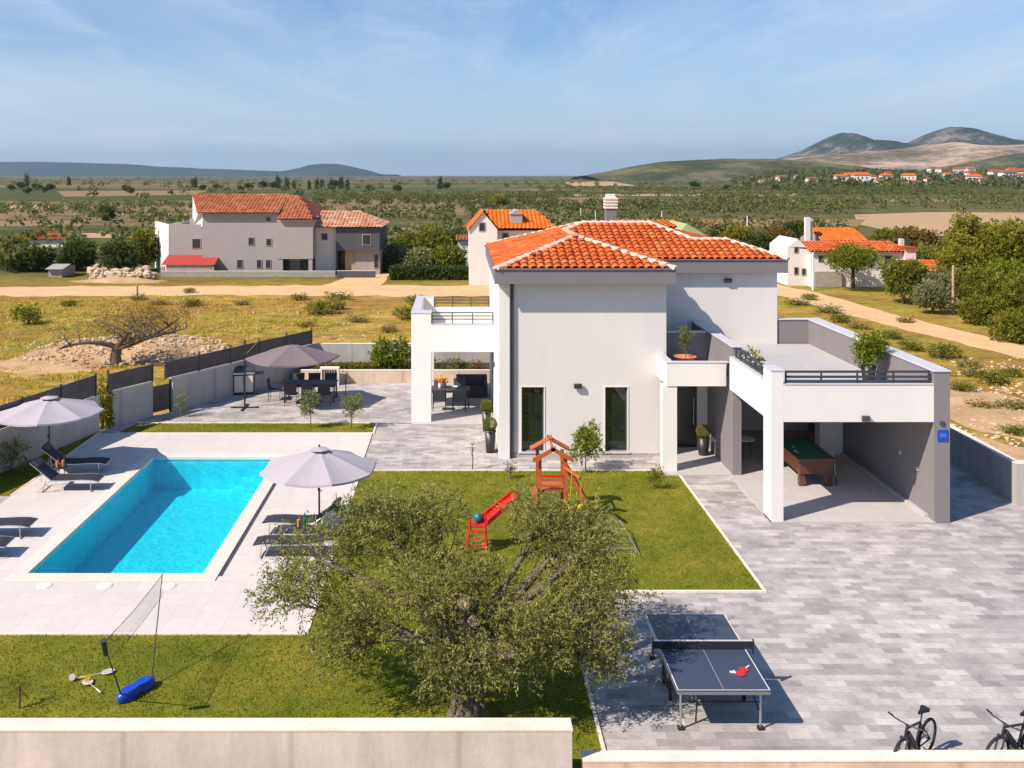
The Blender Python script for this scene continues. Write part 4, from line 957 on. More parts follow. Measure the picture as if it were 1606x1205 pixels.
# ---------------------------------------------------------------- billiard table in the carport
t = thing('billiard_table', 'red brown billiard table with green cloth standing in the carport', 'billiard table', (10.5,29.15,.045)); b = MB()
x, y = .56, 1.12
for r in ((-x,x,-y,-y+.1),(-x,x,y-.1,y),(-x,-x+.1,-y+.1,y-.1),(x-.1,x,-y+.1,y-.1)): b.rbox(*r,.74,.84,.008)
b.build('rail', M['wood'], t)
MB().box(-x+.1,x-.1,-y+.1,y-.1,.76,.795).build('cloth', basic('green_baize', (.005,.12,.075,1), .95, .08, 6), t)
b = MB(); 
for r in ((-x+.1,-x+.14,-y+.17,-.06),(-x+.1,-x+.14,.06,y-.17),(x-.14,x-.1,-y+.17,-.06),(x-.14,x-.1,.06,y-.17),(-x+.17,x-.17,-y+.1,-y+.14),(-x+.17,x-.17,y-.14,y-.1)): b.box(*r,.796,.832)
b.build('cushion', basic('green_cushion', (.004,.09,.06,1), .9, .08, 6), t)
MB().rbox(-x+.06,x-.06,-y+.06,y-.06,.38,.738,.02).build('cabinet', M['wood'], t)
for sx in (-1,1):
    for sy in (-1,1): MB().rbox(sx*(x-.17)-.09,sx*(x-.17)+.09,sy*(y-.2)-.09,sy*(y-.2)+.09,0,.38,.015).build('leg', M['wood'], t)
b = MB()
for sx in (-1,1):
    for sy in (-1,0,1): b.lathe([(.055,.8),(.055,.845)], (sx*(x-.075), sy*(y-.075), 0), 12)
b.build('pocket', M['black'], t)
rg = random.Random(9); cols = [M['red'],M['yellow'],M['whitepl'],M['blue'],M['black'],M['orange']]
nm = ['red','yellow','white','blue','black','orange']
for k in range(6):
    xx, yy = 10.5+rg.uniform(-.35,.35), 28.9+rg.uniform(-.6,.6)
    o = MB((xx,yy,.045+.795+.0285)).ball((xx,yy,.045+.795+.0285),.0285,10).build('billiard_ball', cols[k]); o.location = (xx,yy,.045+.795+.0285)
    tag(o, nm[k]+' billiard ball on the green cloth in the carport', 'ball', 'billiard balls on the green cloth')
t = thing('cue_stick', 'pale cue leaning on the right end of the billiard table', 'cue', (11.12,28.3,.045)); MB().tube((0.05,0,0),(-.02,.1,.95),.014,.008).build('shaft', M['poolcoping'], t); MB().tube((.05,0,.0),(.035,.02,.28),.0165,.014).build('grip', M['black'], t)
side_table('small white round table at the dark left side of the carport', 9.25, 31.0, .045, .32, .62, M['whitepl'])

# ---------------------------------------------------------------- table tennis
TF, TBk = 15.67, 18.35
t = thing('table_tennis_table', 'dark blue grey outdoor table tennis table standing on the paving by the olive tree', 'table tennis table', (4.34,17.03,.004), 0)
hx, hy, zt = .7625, 1.37, .76
ttm = basic('table_tennis_top', (0.052,0.068,0.105,1), .42, .06, 3)
for s in (-1,1):
    y0, y1 = (-hy, -.012) if s < 0 else (.012, hy)
    o = MB().rbox(-hx,hx,y0,y1,zt-.022,zt,.003).build('table_half', ttm, t)
    l = MB(); e = zt+.0012; lw = .02
    for r in ((-hx+.003,-hx+lw,y0+.003,y1-.003),(hx-lw,hx-.003,y0+.003,y1-.003)): l.quad((r[0],r[2],e),(r[1],r[2],e),(r[1],r[3],e),(r[0],r[3],e))
    ye = y0 if s < 0 else y1; a_, c_ = (ye+.003, ye+lw) if s < 0 else (ye-lw, ye-.003); e = zt+.0016
    l.quad((-hx+lw,a_,e),(hx-lw,a_,e),(hx-lw,c_,e),(-hx+lw,c_,e)); l.quad((-.002,y0+lw,e),(.002,y0+lw,e),(.002,y1,e),(-.002,y1,e)); l.build('line_marking', M['whitepl'], o)
    ap = MB()
    for r in ((-hx,hx,ye-.0 if s<0 else ye-.02,ye+.02 if s<0 else ye),(-hx,-hx+.02,y0+.02,y1-.02),(hx-.02,hx,y0+.02,y1-.02)): ap.box(*r, zt-.075, zt-.023)
    ap.build('apron', M['metal'], o)
    for sx in (-1,1):
        yy = s*(hy-.22); lg = MB(); lg.tube((sx*(hx-.1),yy,0.03),(sx*(hx-.1),yy,zt-.07),.02,n=8); lo = lg.build('leg', M['metal'], t)
        MB().rbox(sx*(hx-.1)-.05,sx*(hx-.1)+.05,yy-.05,yy+.05,0,.05,.01).build('foot', M['rubber'], lo)
    b = MB(); b.tube((-hx+.1,s*(hy-.22),.45),(hx-.1,s*(hy-.22),.45),.012); 
    for sx in (-1,1): b.tube((sx*(hx-.12),s*(hy-.24),.30),(sx*(hx-.12),s*.25,.62),.012)
    b.build('brace', M['black'], t)
for sx in (-1,1):
    b = MB(); b.box(sx*(hx-.12)-.02,sx*(hx-.12)+.02,-.30,-.26,.12,zt-.08); b.box(sx*(hx-.12)-.02,sx*(hx-.12)+.02,.26,.30,.12,zt-.08); b.box(sx*(hx-.12)-.022,sx*(hx-.12)+.022,-.32,.32,.14,.2); b.build('carriage', M['black'], t)
    for sy in (-.28,.28): w_ = MB().lathe([(.075,-.018),(.08,0),(.075,.018)], n=16); w_.v = [(sx*(hx-.12)+z, sy+y, .08+x) for x,y,z in w_.v]; w_.build('wheel', M['rubber'], t)
netm = Mat('net_mesh'); netm.m.node_tree.nodes.clear(); 
def net_material(name, sx, sz, thick, colr):
    m = Mat(name); m.pos(False); b = m.n('ShaderNodeTexBrick'); b.offset = 0; b.inputs['Scale'].default_value = 1
    b.inputs['Brick Width'].default_value = sx; b.inputs['Row Height'].default_value = sz; b.inputs['Mortar Size'].default_value = thick; b.inputs['Mortar Smooth'].default_value = 0
    cb = m.n('ShaderNodeCombineXYZ'); sp = m.n('ShaderNodeSeparateXYZ'); m.l(m.pos(), sp.inputs[0])
    m.l(m.math('ADD', sp.outputs[0], sp.outputs[1]), cb.inputs[0]); m.l(sp.outputs[2], cb.inputs[1]); m.l(cb.outputs[0], b.inputs['Vector'])
    m.color(colr); m.rough(.8); tr = m.n('ShaderNodeBsdfTransparent'); x = m.n('ShaderNodeMixShader')
    m.l(b.outputs['Fac'], x.inputs[0]); m.l(tr.outputs[0], x.inputs[1]); m.l(m.b.outputs[0], x.inputs[2]); m.l(x.outputs[0], m.out.inputs[0]); return m.m
bpy.data.materials.remove(netm.m)
b = MB(); b.box(-hx-.12,hx+.12,-.004,.004,zt+.004,zt+.14); no = b.build('net', net_material('table_tennis_net', .012, .012, .004, (.02,.02,.03,1)), t)
MB().box(-hx-.12,hx+.12,-.006,.006,zt+.141,zt+.160).build('net_tape', M['whitepl'], no)
for sx in (-1,1): MB().box(sx*(hx+.13)-.012,sx*(hx+.13)+.012,-.03,.03,zt-.08,zt+.17).build('net_post', M['black'], t)
def bat(label, x, y, rz, mat):
    t = thing('table_tennis_bat', label, 'bat', (x,y,.004+zt+.003), rz); MB().lathe([(.078,0),(.08,.006),(.078,.013)], n=24, sy=1.04).build('blade', mat, t)
    MB().rbox(-.014,.014,-.18,-.072,0,.024,.006).build('handle', M['poolcoping'], t)
bat('red table tennis bat lying on the table, the one farther right', 4.85, 16.30, 2.3, M['red'])
bat('red table tennis bat lying on the table, the one nearer with its pale handle showing', 4.76, 16.17, -1.9, M['red'])
o = MB().ball((0,0,.02),.02,10).build('table_tennis_ball', M['whitepl']); o.location = (4.66,16.22,.004+zt+.001); tag(o, 'white table tennis ball beside the bats', 'ball')

# ---------------------------------------------------------------- badminton set
t = thing('badminton_net', 'portable badminton net with two thin poles on a blue carrying base', 'badminton net', (-5.72,16.95,.02))
prof = []
b = MB(); n = 28; up, lo = [], []
for k in range(n):
    a_ = 2*math.pi*k/n; lx = math.cos(a_)*.40; wv_ = .155*(1-.42*math.exp(-(lx/.13)**2)); ly = math.sin(a_)*wv_
    lo.append((lx,ly)); 
c_, s_ = math.cos(1.05), math.sin(1.05)
ring = lambda k, z: [((x*k)*c_-(y*k)*s_, (x*k)*s_+(y*k)*c_, z) for x,y in lo]
vs = ring(1,0)+ring(1.03,.06)+ring(.98,.13)+ring(.80,.165); b.add(vs, [tuple(range(n-1,-1,-1)), tuple(range(3*n,4*n))], False); b.add(vs, [(j*n+i, j*n+(i+1)%n, (j+1)*n+(i+1)%n, (j+1)*n+i) for j in range(3) for i in range(n)], True)
b.build('base', M['blue'], t)
pA0, pA1 = Vector((-.17,-.27,.1)), Vector((-.10,-1.30,1.55)); pB0, pB1 = Vector((.17,.30,.1)), Vector((.06,1.30,1.58))
for a_, c_ in ((pA0,pA1),(pB0,pB1)): MB().chain([a_, a_.lerp(c_,.5), c_],[.014,.011,.008],8).build('pole', M['anth'], t)
MB().chain([pA1-Vector((0,-.10,.26)), pA1+Vector((0,0,.02))],[.045,.05],8).build('sleeve', M['anth'], t)
b = MB(); nn = 14; vs = []
for k in range(nn+1):
    p = pA1.lerp(pB1, k/nn); sg = .05*math.sin(math.pi*k/nn); vs += [(p.x,p.y,p.z-sg-.02),(p.x,p.y,p.z-.42-sg)]
for k in range(nn): b.add(vs[2*k:2*k+4], [(0,1,3,2)])
b.build('net', net_material('badminton_net', .05, .05, .0022, (.10,.10,.11,1)), t)
b = MB(); b.chain([vs[2*k] for k in range(nn+1)],[.006]*(nn+1),5); b.chain([vs[2*k+1] for k in range(nn+1)],[.004]*(nn+1),5); b.build('net_tape', M['darkgrey'], t)
def racket(label, x, y, rz, mat, stringm):
    t = thing('badminton_racket', label, 'racket', (x,y,.05), rz, 'rackets lying on the lawn'); t.scale = (.9,)*3; b = MB()
    b.chain([(math.cos(a_)*.095, .36+math.sin(a_)*.125, 0) for a_ in [2*math.pi*k/20 for k in range(21)]],[.006]*21,6); b.build('head', mat, t)
    MB().chain([(0,.24,0),(0,-.05,0)],[.005,.005],6).build('shaft', mat, t); MB().chain([(0,-.05,0),(0,-.22,0)],[.013,.015],8).build('grip', M['whitepl'], t)
    s = MB(); s.poly([(math.cos(2*math.pi*k/20)*.092, .36+math.sin(2*math.pi*k/20)*.122, 0) for k in range(20)]); s.build('strings', stringm, t)
stm = net_material('racket_strings', .02, .02, .006, (.75,.75,.72,1)); stm = basic('racket_string_bed', (.42,.45,.36,1), .8, .1, 20)
racket('pale racket lying flat on the lawn, the farther one', *W(140,1064), -1.1, M['whitepl'], stm)
racket('pale racket lying flat on the lawn, the nearer one', *W(150,1084), .8, M['whitepl'], stm)
def shuttle(label, px, py, m2):
    X, Y = W(px,py); t = thing('shuttlecock', label, 'shuttlecock', (X,Y,.05), .4); MB().ball((0,0,0),.02,8).build('cork', M['whitepl'], t); b = MB(); b.lathe([(.018,.005),(.035,.07),(.036,.07)], n=12); b.build('skirt', m2, t); t.rotation_euler = (1.1,0,.5); t.scale = (1.6,)*3
shuttle('white shuttlecock on the lawn left of the rackets', 112, 1067, M['whitepl']); shuttle('yellow shuttlecock on the lawn between the rackets', 136, 1068, M['yellow'])

# ---------------------------------------------------------------- play things on the lawn
t = thing('play_tower', 'orange wooden play tower with a small pitched roof on the lawn', 'play tower', (2.50,25.7,0)); ow = M['orangewood']
posts = [(-.36,-.35),(.32,-.35),(-.36,.45),(.32,.45)]
for x, y in posts: MB().box(x-.045,x+.045,y-.045,y+.045,0,1.95).build('post', ow, t)
b = MB()
for s in (-1,1):
    for yy in (-.5,.6): MB().obox((-.02+s*.235, yy, 2.12),(s*.30,0,-.19),(0,.03,0),(0,0,.065)).build('gable_board', ow, t)
b = MB(); b.obox((-.02-.245,.47,2.165),(.285,0,.18),(0,.17,0),(0,0,.014)); b.obox((-.02+.245,.47,2.165),(.285,0,-.18),(0,.17,0),(0,0,.014)); b.tube((-.02,-.5,2.27),(-.02,.6,2.27),.03,n=8); b.build('roof', ow, t)
b = MB(); b.box(-.36,.32,-.35,.45,.92,.96); b.build('platform', ow, t)
for z in (1.30,1.42,1.12): MB().box(-.32,.28,-.40,-.37,z-.035,z+.035).build('rail', ow if z < 1.4 else M['red'], t)
b = MB(); b.obox((.72,-.3,.90),(.44,0,-.90),(0,.04,0),(.045,0,.02)); b.obox((.72,.35,.90),(.44,0,-.90),(0,.04,0),(.045,0,.02))
for k in range(7): z = .16+k*.22; xx = 1.13-(z)*.49; b.box(xx-.03,xx+.03,-.2,.35,z-.025,z+.025)
b.build('ladder', ow, t)
b = MB(); b.obox((-.52,-.55,.72),(.07,.0,.02),(0,.05,0),(0,.1,.38)); b.obox((-.43,-.5,.35),(.05,.0,.0),(0,.05,0),(0,0,.35)); b.build('side_panel', ow, t)
# beam from the tower with a hanging swing
b = MB(); b.tube((.3,-.3,1.66),(.60,-1.25,1.66),.045,n=8); b.build('swing_beam', ow, t); t.scale = (1,1,.87)
t = thing('swing', 'yellow bucket swing hanging on ropes in front of the orange tower', 'swing', (3.02,24.75,0))
b = MB(); b.lathe([(.10,.42),(.19,.50),(.20,.66),(.17,.66),(.08,.46)], n=14); b.build('seat', M['yellow'], t)
for sx in (-.16,.16): MB().tube((sx,0,.62),(sx*.6,0,1.58),.009,n=5).build('rope', M['yellow'], t)
# red toddler slide
X, Y = -.05, 23.6
t = thing('toddler_slide', 'small red plastic slide with a stepped frame half hidden behind the olive tree', 'slide', (.52,23.55,0), 0)
b = MB(); 
p0, p1, p2 = Vector((.18,0,1.12)), Vector((.62,.25,1.32)), Vector((.95,.45,1.52))
q = [(.08,0,.64),(.30,.12,.78),(.60,.25,.98),(.92,.38,1.18)]
for a_, c_ in zip(q[:-1], q[1:]):
    a_, c_ = Vector(a_), Vector(c_); d_ = (c_-a_)/2; sd = Vector((-d_.y,d_.x,0)).normalized(); b.obox((a_+c_)/2, d_*1.02, sd*.17, (0,0,.012))
    for s in (-1,1): b.obox((a_+c_)/2+sd*.18*s+Vector((0,0,.05)), d_*1.02, sd*.018, (0,0,.065))
b.build('chute', M['red'], t)
for x, y in ((-.25,-.25),(.12,-.25),(-.25,.2),(.12,.2)): MB().chain([(x*1.35,y*1.2,0),(x,y,.64)],[.035,.03],8).build('leg', M['red'], t)
for z in (.18,.36,.52): MB().box(-.28,.14,-.29,-.23,z-.02,z+.02).build('step', M['red'], t)
MB().rbox(-.27,.14,-.26,.22,.61,.66,.01).build('platform', M['red'], t)
b = MB(); b.tube((-.25,-.25,.64),(-.25,-.25,.92),.022); b.tube((.12,-.25,.64),(.12,-.25,1.0),.022); b.build('handrail', M['red'], t)
b = MB(); b.obox((.90,.38,.58),(.03,0,0),(0,.03,0),(0,0,.57)); b.build('support', M['red'], t)
o = MB().ball((0,0,.11),.12,14).build('play_ball', M['teal']); o.location = (.47,23.55,.66); tag(o, 'teal ball lying on the platform of the red slide', 'ball')
# low goal with white frame
t = thing('football_goal', 'low goal of thin pale tubes and grey net on the lawn behind the olive crown', 'goal', (3.25,23.8,0))
wp = M['whitepl']; A0, A1, B0, B1 = Vector((-1.12,-.72,.03)), Vector((1.12,-.72,.03)), Vector((-.88,.7,.34)), Vector((.88,.7,.34))
C0, C1 = Vector((-.95,1.2,.03)), Vector((.95,1.2,.03))
for a_, c_ in ((A0,B0),(A1,B1),(C0,B0),(C1,B1)): MB().tube(a_,c_,.014,n=8).build('frame_tube', M['metal'], t)
MB().tube(B0,B1,.012,n=8).build('crossbar', M['metal'], t)
b = MB(); b.quad(tuple(A0),tuple(A1),tuple(B1),tuple(B0)); b.build('net', net_material('goal_net', .12, .09, .0028, (.25,.26,.22,1)), t)

# ---------------------------------------------------------------- bicycles
def bicycle(label, x, y, rz, lean=.05):
    t = thing('bicycle', label, 'bicycle', (x,y,.004), rz, None); t.rotation_euler = (lean, 0, rz); t.scale = (.82,.82,.82); k = M['black']; a_ = M['anth']
    # x is forward; wheel radius .34
    for wx_, nm_ in ((-.52,'rear'),(.53,'front')):
        w_ = MB(); n = 36; vs = []; 
        for i in range(n):
            A_ = 2*math.pi*i/n
            for j in range(8):
                B2 = 2*math.pi*j/8; rr = .335+math.cos(B2)*.028; vs.append((wx_+math.cos(A_)*rr, math.sin(B2)*.028, .36+math.sin(A_)*rr))
        w_.add(vs, [(i*8+j, ((i+1)%n)*8+j, ((i+1)%n)*8+(j+1)%8, i*8+(j+1)%8) for i in range(n) for j in range(8)], True); wo = w_.build('wheel', M['rubber'], t)
        s = MB(); 
        for i in range(14): A_ = 2*math.pi*i/14; s.tube((wx_,.02*(1 if i%2 else -1),.36),(wx_+math.cos(A_)*.31,0,.36+math.sin(A_)*.31),.0028,n=4,cap=False)
        s.build('spokes', M['metal'], wo); h = MB().lathe([(.03,-.05),(.03,.05)], n=10); h.v = [(wx_+x_, z_, .36+y_) for x_,y_,z_ in h.v]; h.build('hub', a_, wo)
    bb_, st_, hd, hd2 = (0-.05,0,.32), (-.20,0,.78), (.36,0,.86), (.40,0,.70)
    f = MB(); f.tube(bb_,hd2,.032); f.tube(st_,hd,.022); f.tube(bb_,st_,.024); f.tube(hd,hd2,.026)
    for s in (-.06,.06): f.tube((bb_[0],s*.4,bb_[2]),(-.52,s,.36),.013); f.tube((st_[0],s*.3,st_[2]-.03),(-.52,s,.36),.011)
    f.build('frame', k, t)
    f = MB(); 
    for s in (-.06,.06): f.tube((.53,s,.36),(.42,s,.68),.018)
    f.box(.39,.45,-.08,.08,.67,.70); f.tube((.41,0,.69),(.35,0,.93),.018); f.build('fork', a_, t)
    f = MB(); f.tube((.35,0,.93),(.42,0,.97),.017); f.chain([(.36,-.36,.99),(.41,-.2,.98),(.42,0,.975),(.41,.2,.98),(.36,.36,.99)],[.013]*5,8); ho = f.build('handlebar', k, t)
    for s in (-1,1): MB().chain([(.36,s*.36,.99),(.385,s*.25,.985)],[.018,.018],8).build('grip', M['rubber'], ho)
    f = MB(); f.tube(st_,(-.25,0,.96),.015); so_ = f.build('seat_post', a_, t)
    f = MB(); f.prism([(-.40,-.075),(-.34,-.085),(-.20,-.03),(-.10,-.018),(-.10,.018),(-.20,.03),(-.34,.085),(-.40,.075)],.96,1.01); f.build('saddle', k, t)
    f = MB(); c_ = MB().lathe([(.09,-.012),(.09,.012)], n=16); f.v, f.f, f.sm = [(-.05+x_, -.07+z_, .32+y_) for x_,y_,z_ in c_.v], c_.f, c_.sm; co = f.build('crank', M['metal'], t)
    MB().box(-.06,-.04,-.11,-.09,.15,.32).build('pedal', k, co)
    f = MB(); f.obox((.15,0,.58),(.17,0,.19),(0,.035,0),(-.03,0,.03)); f.build('battery', a_, t)
    MB().chain([(-.03,.08,.32),(-.16,.26,.0)],[.009,.009],6).build('kickstand', k, t); return t
bicycle('black bicycle behind the low wall, the whole one, turned towards the camera', WX(1434,14.86), 14.90, R(219), -.06)
bicycle('black bicycle cut by the right edge of the photo behind the low wall', WX(1592,14.86), 14.88, R(205), -.06)
t = thing('folded_bicycle', 'low dark blue bicycle helmet and lock lying on the paving between the bicycles', 'bicycle helmet', (WX(1500,15.0),15.02,.004))
b = MB(); 
for k in range(5):
    a_ = .4+k*.55; b.chain([(-.15,0,.02),(-.1+.02*k,math.cos(a_)*.11,.05+math.sin(a_)*.10),(.12,math.cos(a_)*.09,.05+math.sin(a_)*.1),(.19,0,.02)],[.014]*4,6)
b.build('shell', M['anth'], t); bpy.data.objects.remove(kids(t)[0]); bpy.data.objects.remove(t)
# ---------------------------------------------------------------- vegetation
M['leafdry'] = leafmat('dry_bush_leaf', (0.13,0.11,0.035,1), (0.27,0.21,0.065,1), (0.42,0.33,0.13,1), 0.3)
OL = leafmat('olive_leaf', (0.050,0.062,0.012,1), (0.185,0.190,0.036,1), (0.50,0.45,0.13,1), 0.35, 0.5, under=(0.34,0.33,0.15,1))
M['leafgreen'] = leafmat('bright_leaf', (0.055,0.085,0.008,1), (0.165,0.205,0.016,1), (0.36,0.38,0.045,1), 0.4)
M['leafmid'] = leafmat('mid_leaf', (0.075,0.09,0.014,1), (0.19,0.205,0.03,1), (0.37,0.34,0.06,1), 0.45)
M['leafdark'] = leafmat('dark_leaf', (0.03,0.05,0.014,1), (0.07,0.095,0.024,1), (0.14,0.16,0.04,1), 0.3)
M['leafyellow'] = leafmat('yellow_leaf', (0.12,0.11,0.012,1), (0.26,0.23,0.025,1), (0.42,0.36,0.06,1), 0.4)
M['leafgrey'] = leafmat('silver_leaf', (0.09,0.105,0.035,1), (0.20,0.21,0.085,1), (0.36,0.35,0.18,1), 0.3)
M['leafrust'] = leafmat('rust_leaf', (0.10,0.055,0.015,1), (0.22,0.12,0.03,1), (0.33,0.22,0.06,1), 0.35)
M['leafwillow'] = leafmat('willow_leaf', (0.085,0.10,0.010,1), (0.23,0.225,0.022,1), (0.42,0.37,0.06,1), 0.4)
def leaf_quads(P, D, L, Wd, rng):
    """diamond leaves at P pointing along D"""
    n = len(P); D = D/np.linalg.norm(D, axis=1, keepdims=True); r = rng.normal(size=(n,3)); S = np.cross(D, r); S /= np.linalg.norm(S, axis=1, keepdims=True)+1e-9
    L = (L*rng.uniform(.65,1.25,(n,1))); Wd = Wd*rng.uniform(.7,1.2,(n,1)); v = np.empty((n,4,3))
    v[:,0] = P; v[:,1] = P+D*L*.5+S*Wd*.5; v[:,2] = P+D*L; v[:,3] = P+D*L*.5-S*Wd*.5
    return v.reshape(-1,3)
def ell_points(c, r, n, rng, shell=.5):
    d = rng.normal(size=(n,3)); d /= np.linalg.norm(d, axis=1, keepdims=True); u = rng.uniform(0,1,(n,1))**(1/3)
    u = shell*(.72+.28*u)+(1-shell)*u if shell < 1 else u
    return np.array(c)+d*u*np.array(r), d
def sprays(ells, dens, nleaf, sl, L, Wd, rng, droop=.2, updown=.3, lump=.16):
    PP, DD, TT = [], [], []
    for c, r in ells:
        vol = r[0]*r[1]*r[2]; n = max(4, int(dens*vol**.72)); p, d = ell_points(c, r, n, rng, .55)
        # uneven outline: each spray is pushed in or out by a slow random field
        k = np.sin(p@np.array([2.9,1.7,2.3])/max(r)*1.9+c[0]*7)+np.sin(p@np.array([-1.3,3.1,1.9])/max(r)*2.3+c[1]*3); p = np.array(c)+(p-np.array(c))*(1+lump*k[:,None]*.6)
        ax = d+rng.normal(0,.55,(n,3)); ax[:,2] += updown-droop; ax /= np.linalg.norm(ax, axis=1, keepdims=True)
        tt = np.clip(.56+.22*rng.normal(size=n)+.12*d[:,2],0,1)
        for j in range(nleaf):
            t = (j+.5)/nleaf; q = p+ax*sl*t+rng.normal(0,sl*.07,(n,3)); q[:,2] -= droop*sl*t*t
            dd = ax+rng.normal(0,.75,(n,3)); PP.append(q); DD.append(dd); TT.append(np.clip(tt+rng.normal(0,.16,n),0,1))
    P, D, T = np.concatenate(PP), np.concatenate(DD), np.concatenate(TT); return leaf_quads(P, D, L, Wd, rng), T
def bez(a, b, c, n):
    a, b, c = map(Vector, (a,b,c)); return [a*(1-t)**2+b*2*t*(1-t)+c*t*t for t in [i/n for i in range(n+1)]]

# the old olive in the foreground
TB = Vector((.15, 16.15, 0))
ol = thing('olive_tree', 'large old olive tree with a gnarled trunk behind the near wall', 'tree', tuple(TB))
rg = random.Random(12); nr = np.random.default_rng(12); b = MB(tuple(TB)); 
for k in range(11):
    a_ = k*2*math.pi/11+rg.uniform(-.2,.2); r_ = .15; tw = .7
    pts = [(TB.x+math.cos(a_+tw*z_)*r_*s_*1.15, TB.y+math.sin(a_+tw*z_)*r_*s_, z_*1.35) for z_, s_ in ((0,1.35),(.12,1.15),(.3,1.0),(.55,.9),(.8,.95),(1.0,1.15))]
    b.chain(pts, [.15,.115,.10,.095,.09,.085], 9)
b.build('trunk', M['bark'], ol)
ER = [(500,880,17.0,.95,1.1,.72),(610,840,17.5,.95,1.1,.62),(668,800,18.0,.65,.8,.34),(855,812,18.4,.62,.8,.40),(915,835,18.2,.62,.8,.42),(895,840,17.9,.80,.9,.46),(925,862,17.3,.70,1.0,.55),
      (900,950,16.6,1.05,1.0,.68),(925,985,16.2,.55,.8,.50),(752,925,16.8,1.2,1.1,.58),(655,930,16.2,1.0,1.0,.68),(560,965,16.2,.65,.8,.55),(540,1015,16.0,.42,.5,.36),
      (785,1015,15.7,.80,.6,.58),(700,1035,15.8,.45,.5,.36),(450,935,16.8,.42,.6,.42),(850,985,15.9,.5,.5,.4),(570,800,17.9,.55,.7,.40),(938,920,16.8,.45,.7,.42),(940,1030,16.2,.30,.5,.25)]
ells = []
for px, py, Y, rx, ry, rz in ER: ells.append(((WX(px,Y), Y, WH(py,Y)), (rx, ry, rz)))
big = ells; ells = []
for c, r in big:
    k_ = 5+int(9*r[0]); ells.append((c, tuple(q*.55 for q in r)))
    for q in range(k_):
        d_ = Vector((rg.gauss(0,1), rg.gauss(0,1), rg.gauss(0,1))).normalized(); s_ = rg.uniform(.24,.40); m_ = rg.uniform(.5,.92)
        ells.append(((c[0]+d_.x*r[0]*m_, c[1]+d_.y*r[1]*m_, c[2]+d_.z*r[2]*m_), (s_, s_, s_*.72)))
fork = TB+Vector((0,0,1.25)); b = MB(tuple(TB)); bd = MB(tuple(TB))
for i, (c, r) in enumerate(big):
    c_ = Vector(c); ang = math.atan2(c_.y-TB.y, c_.x-TB.x); s_ = fork+Vector((math.cos(ang)*.22, math.sin(ang)*.22, rg.uniform(-.15,.1)))
    mid = s_.lerp(c_, .45)+Vector((rg.uniform(-.25,.25), rg.uniform(-.2,.2), rg.uniform(-.25,.30))); pts = bez(s_, mid, c_, 9)
    rr = .115 if max(r[:2]) > .7 else .06
    pts = [p+Vector((rg.uniform(-.03,.03),)*3) for p in pts]; b.chain([tuple(p) for p in pts], [rr*(1-.72*(k/9)**.8) for k in range(10)], 7)
    for q in range(9):
        d_ = Vector((rg.gauss(0,1), rg.gauss(0,1), rg.gauss(.25,.8))).normalized(); e_ = c_+Vector((d_.x*r[0], d_.y*r[1], d_.z*r[2]))*.95; st_ = pts[rg.randint(5,9)]
        bd.chain([tuple(p) for p in bez(st_, st_.lerp(e_,.5)+Vector((rg.uniform(-.12,.12), rg.uniform(-.12,.12), .08)), e_, 5)], [.016,.012,.009,.007,.005,.003], 5)
for px, py, Y, r_, d_ in ((728,945,16.0,.13,(-.2,-.7,.6)),(795,1022,15.45,.13,(.15,-.9,.35)),(742,975,15.9,.10,(.1,-.8,.5))):
    p = Vector((WX(px,Y), Y, WH(py,Y))); d_ = Vector(d_).normalized(); b.chain([tuple(fork), tuple(p-d_*.2), tuple(p)], [.15, r_*1.1, r_], 10)
b.build('limbs', M['bark'], ol); bd.build('twigs', M['barkdark'], ol)
for px, py, Y, r_, d_ in ((728,945,16.0,.13,(-.2,-.7,.6)),(795,1022,15.45,.13,(.15,-.9,.35)),(742,975,15.9,.10,(.1,-.8,.5))):
    p = Vector((WX(px,Y), Y, WH(py,Y))); d_ = Vector(d_).normalized(); MB(tuple(TB)).tube(p, p+d_*.012, r_*.93, n=12).build('pruned_stub', M['cutwood'], ol)
v, T = sprays(ells, 390, 16, .25, .070, .022, nr, .12, .35, .30)
v -= np.array(TB); np_mesh('crown', v, 4, OL, T, ol)

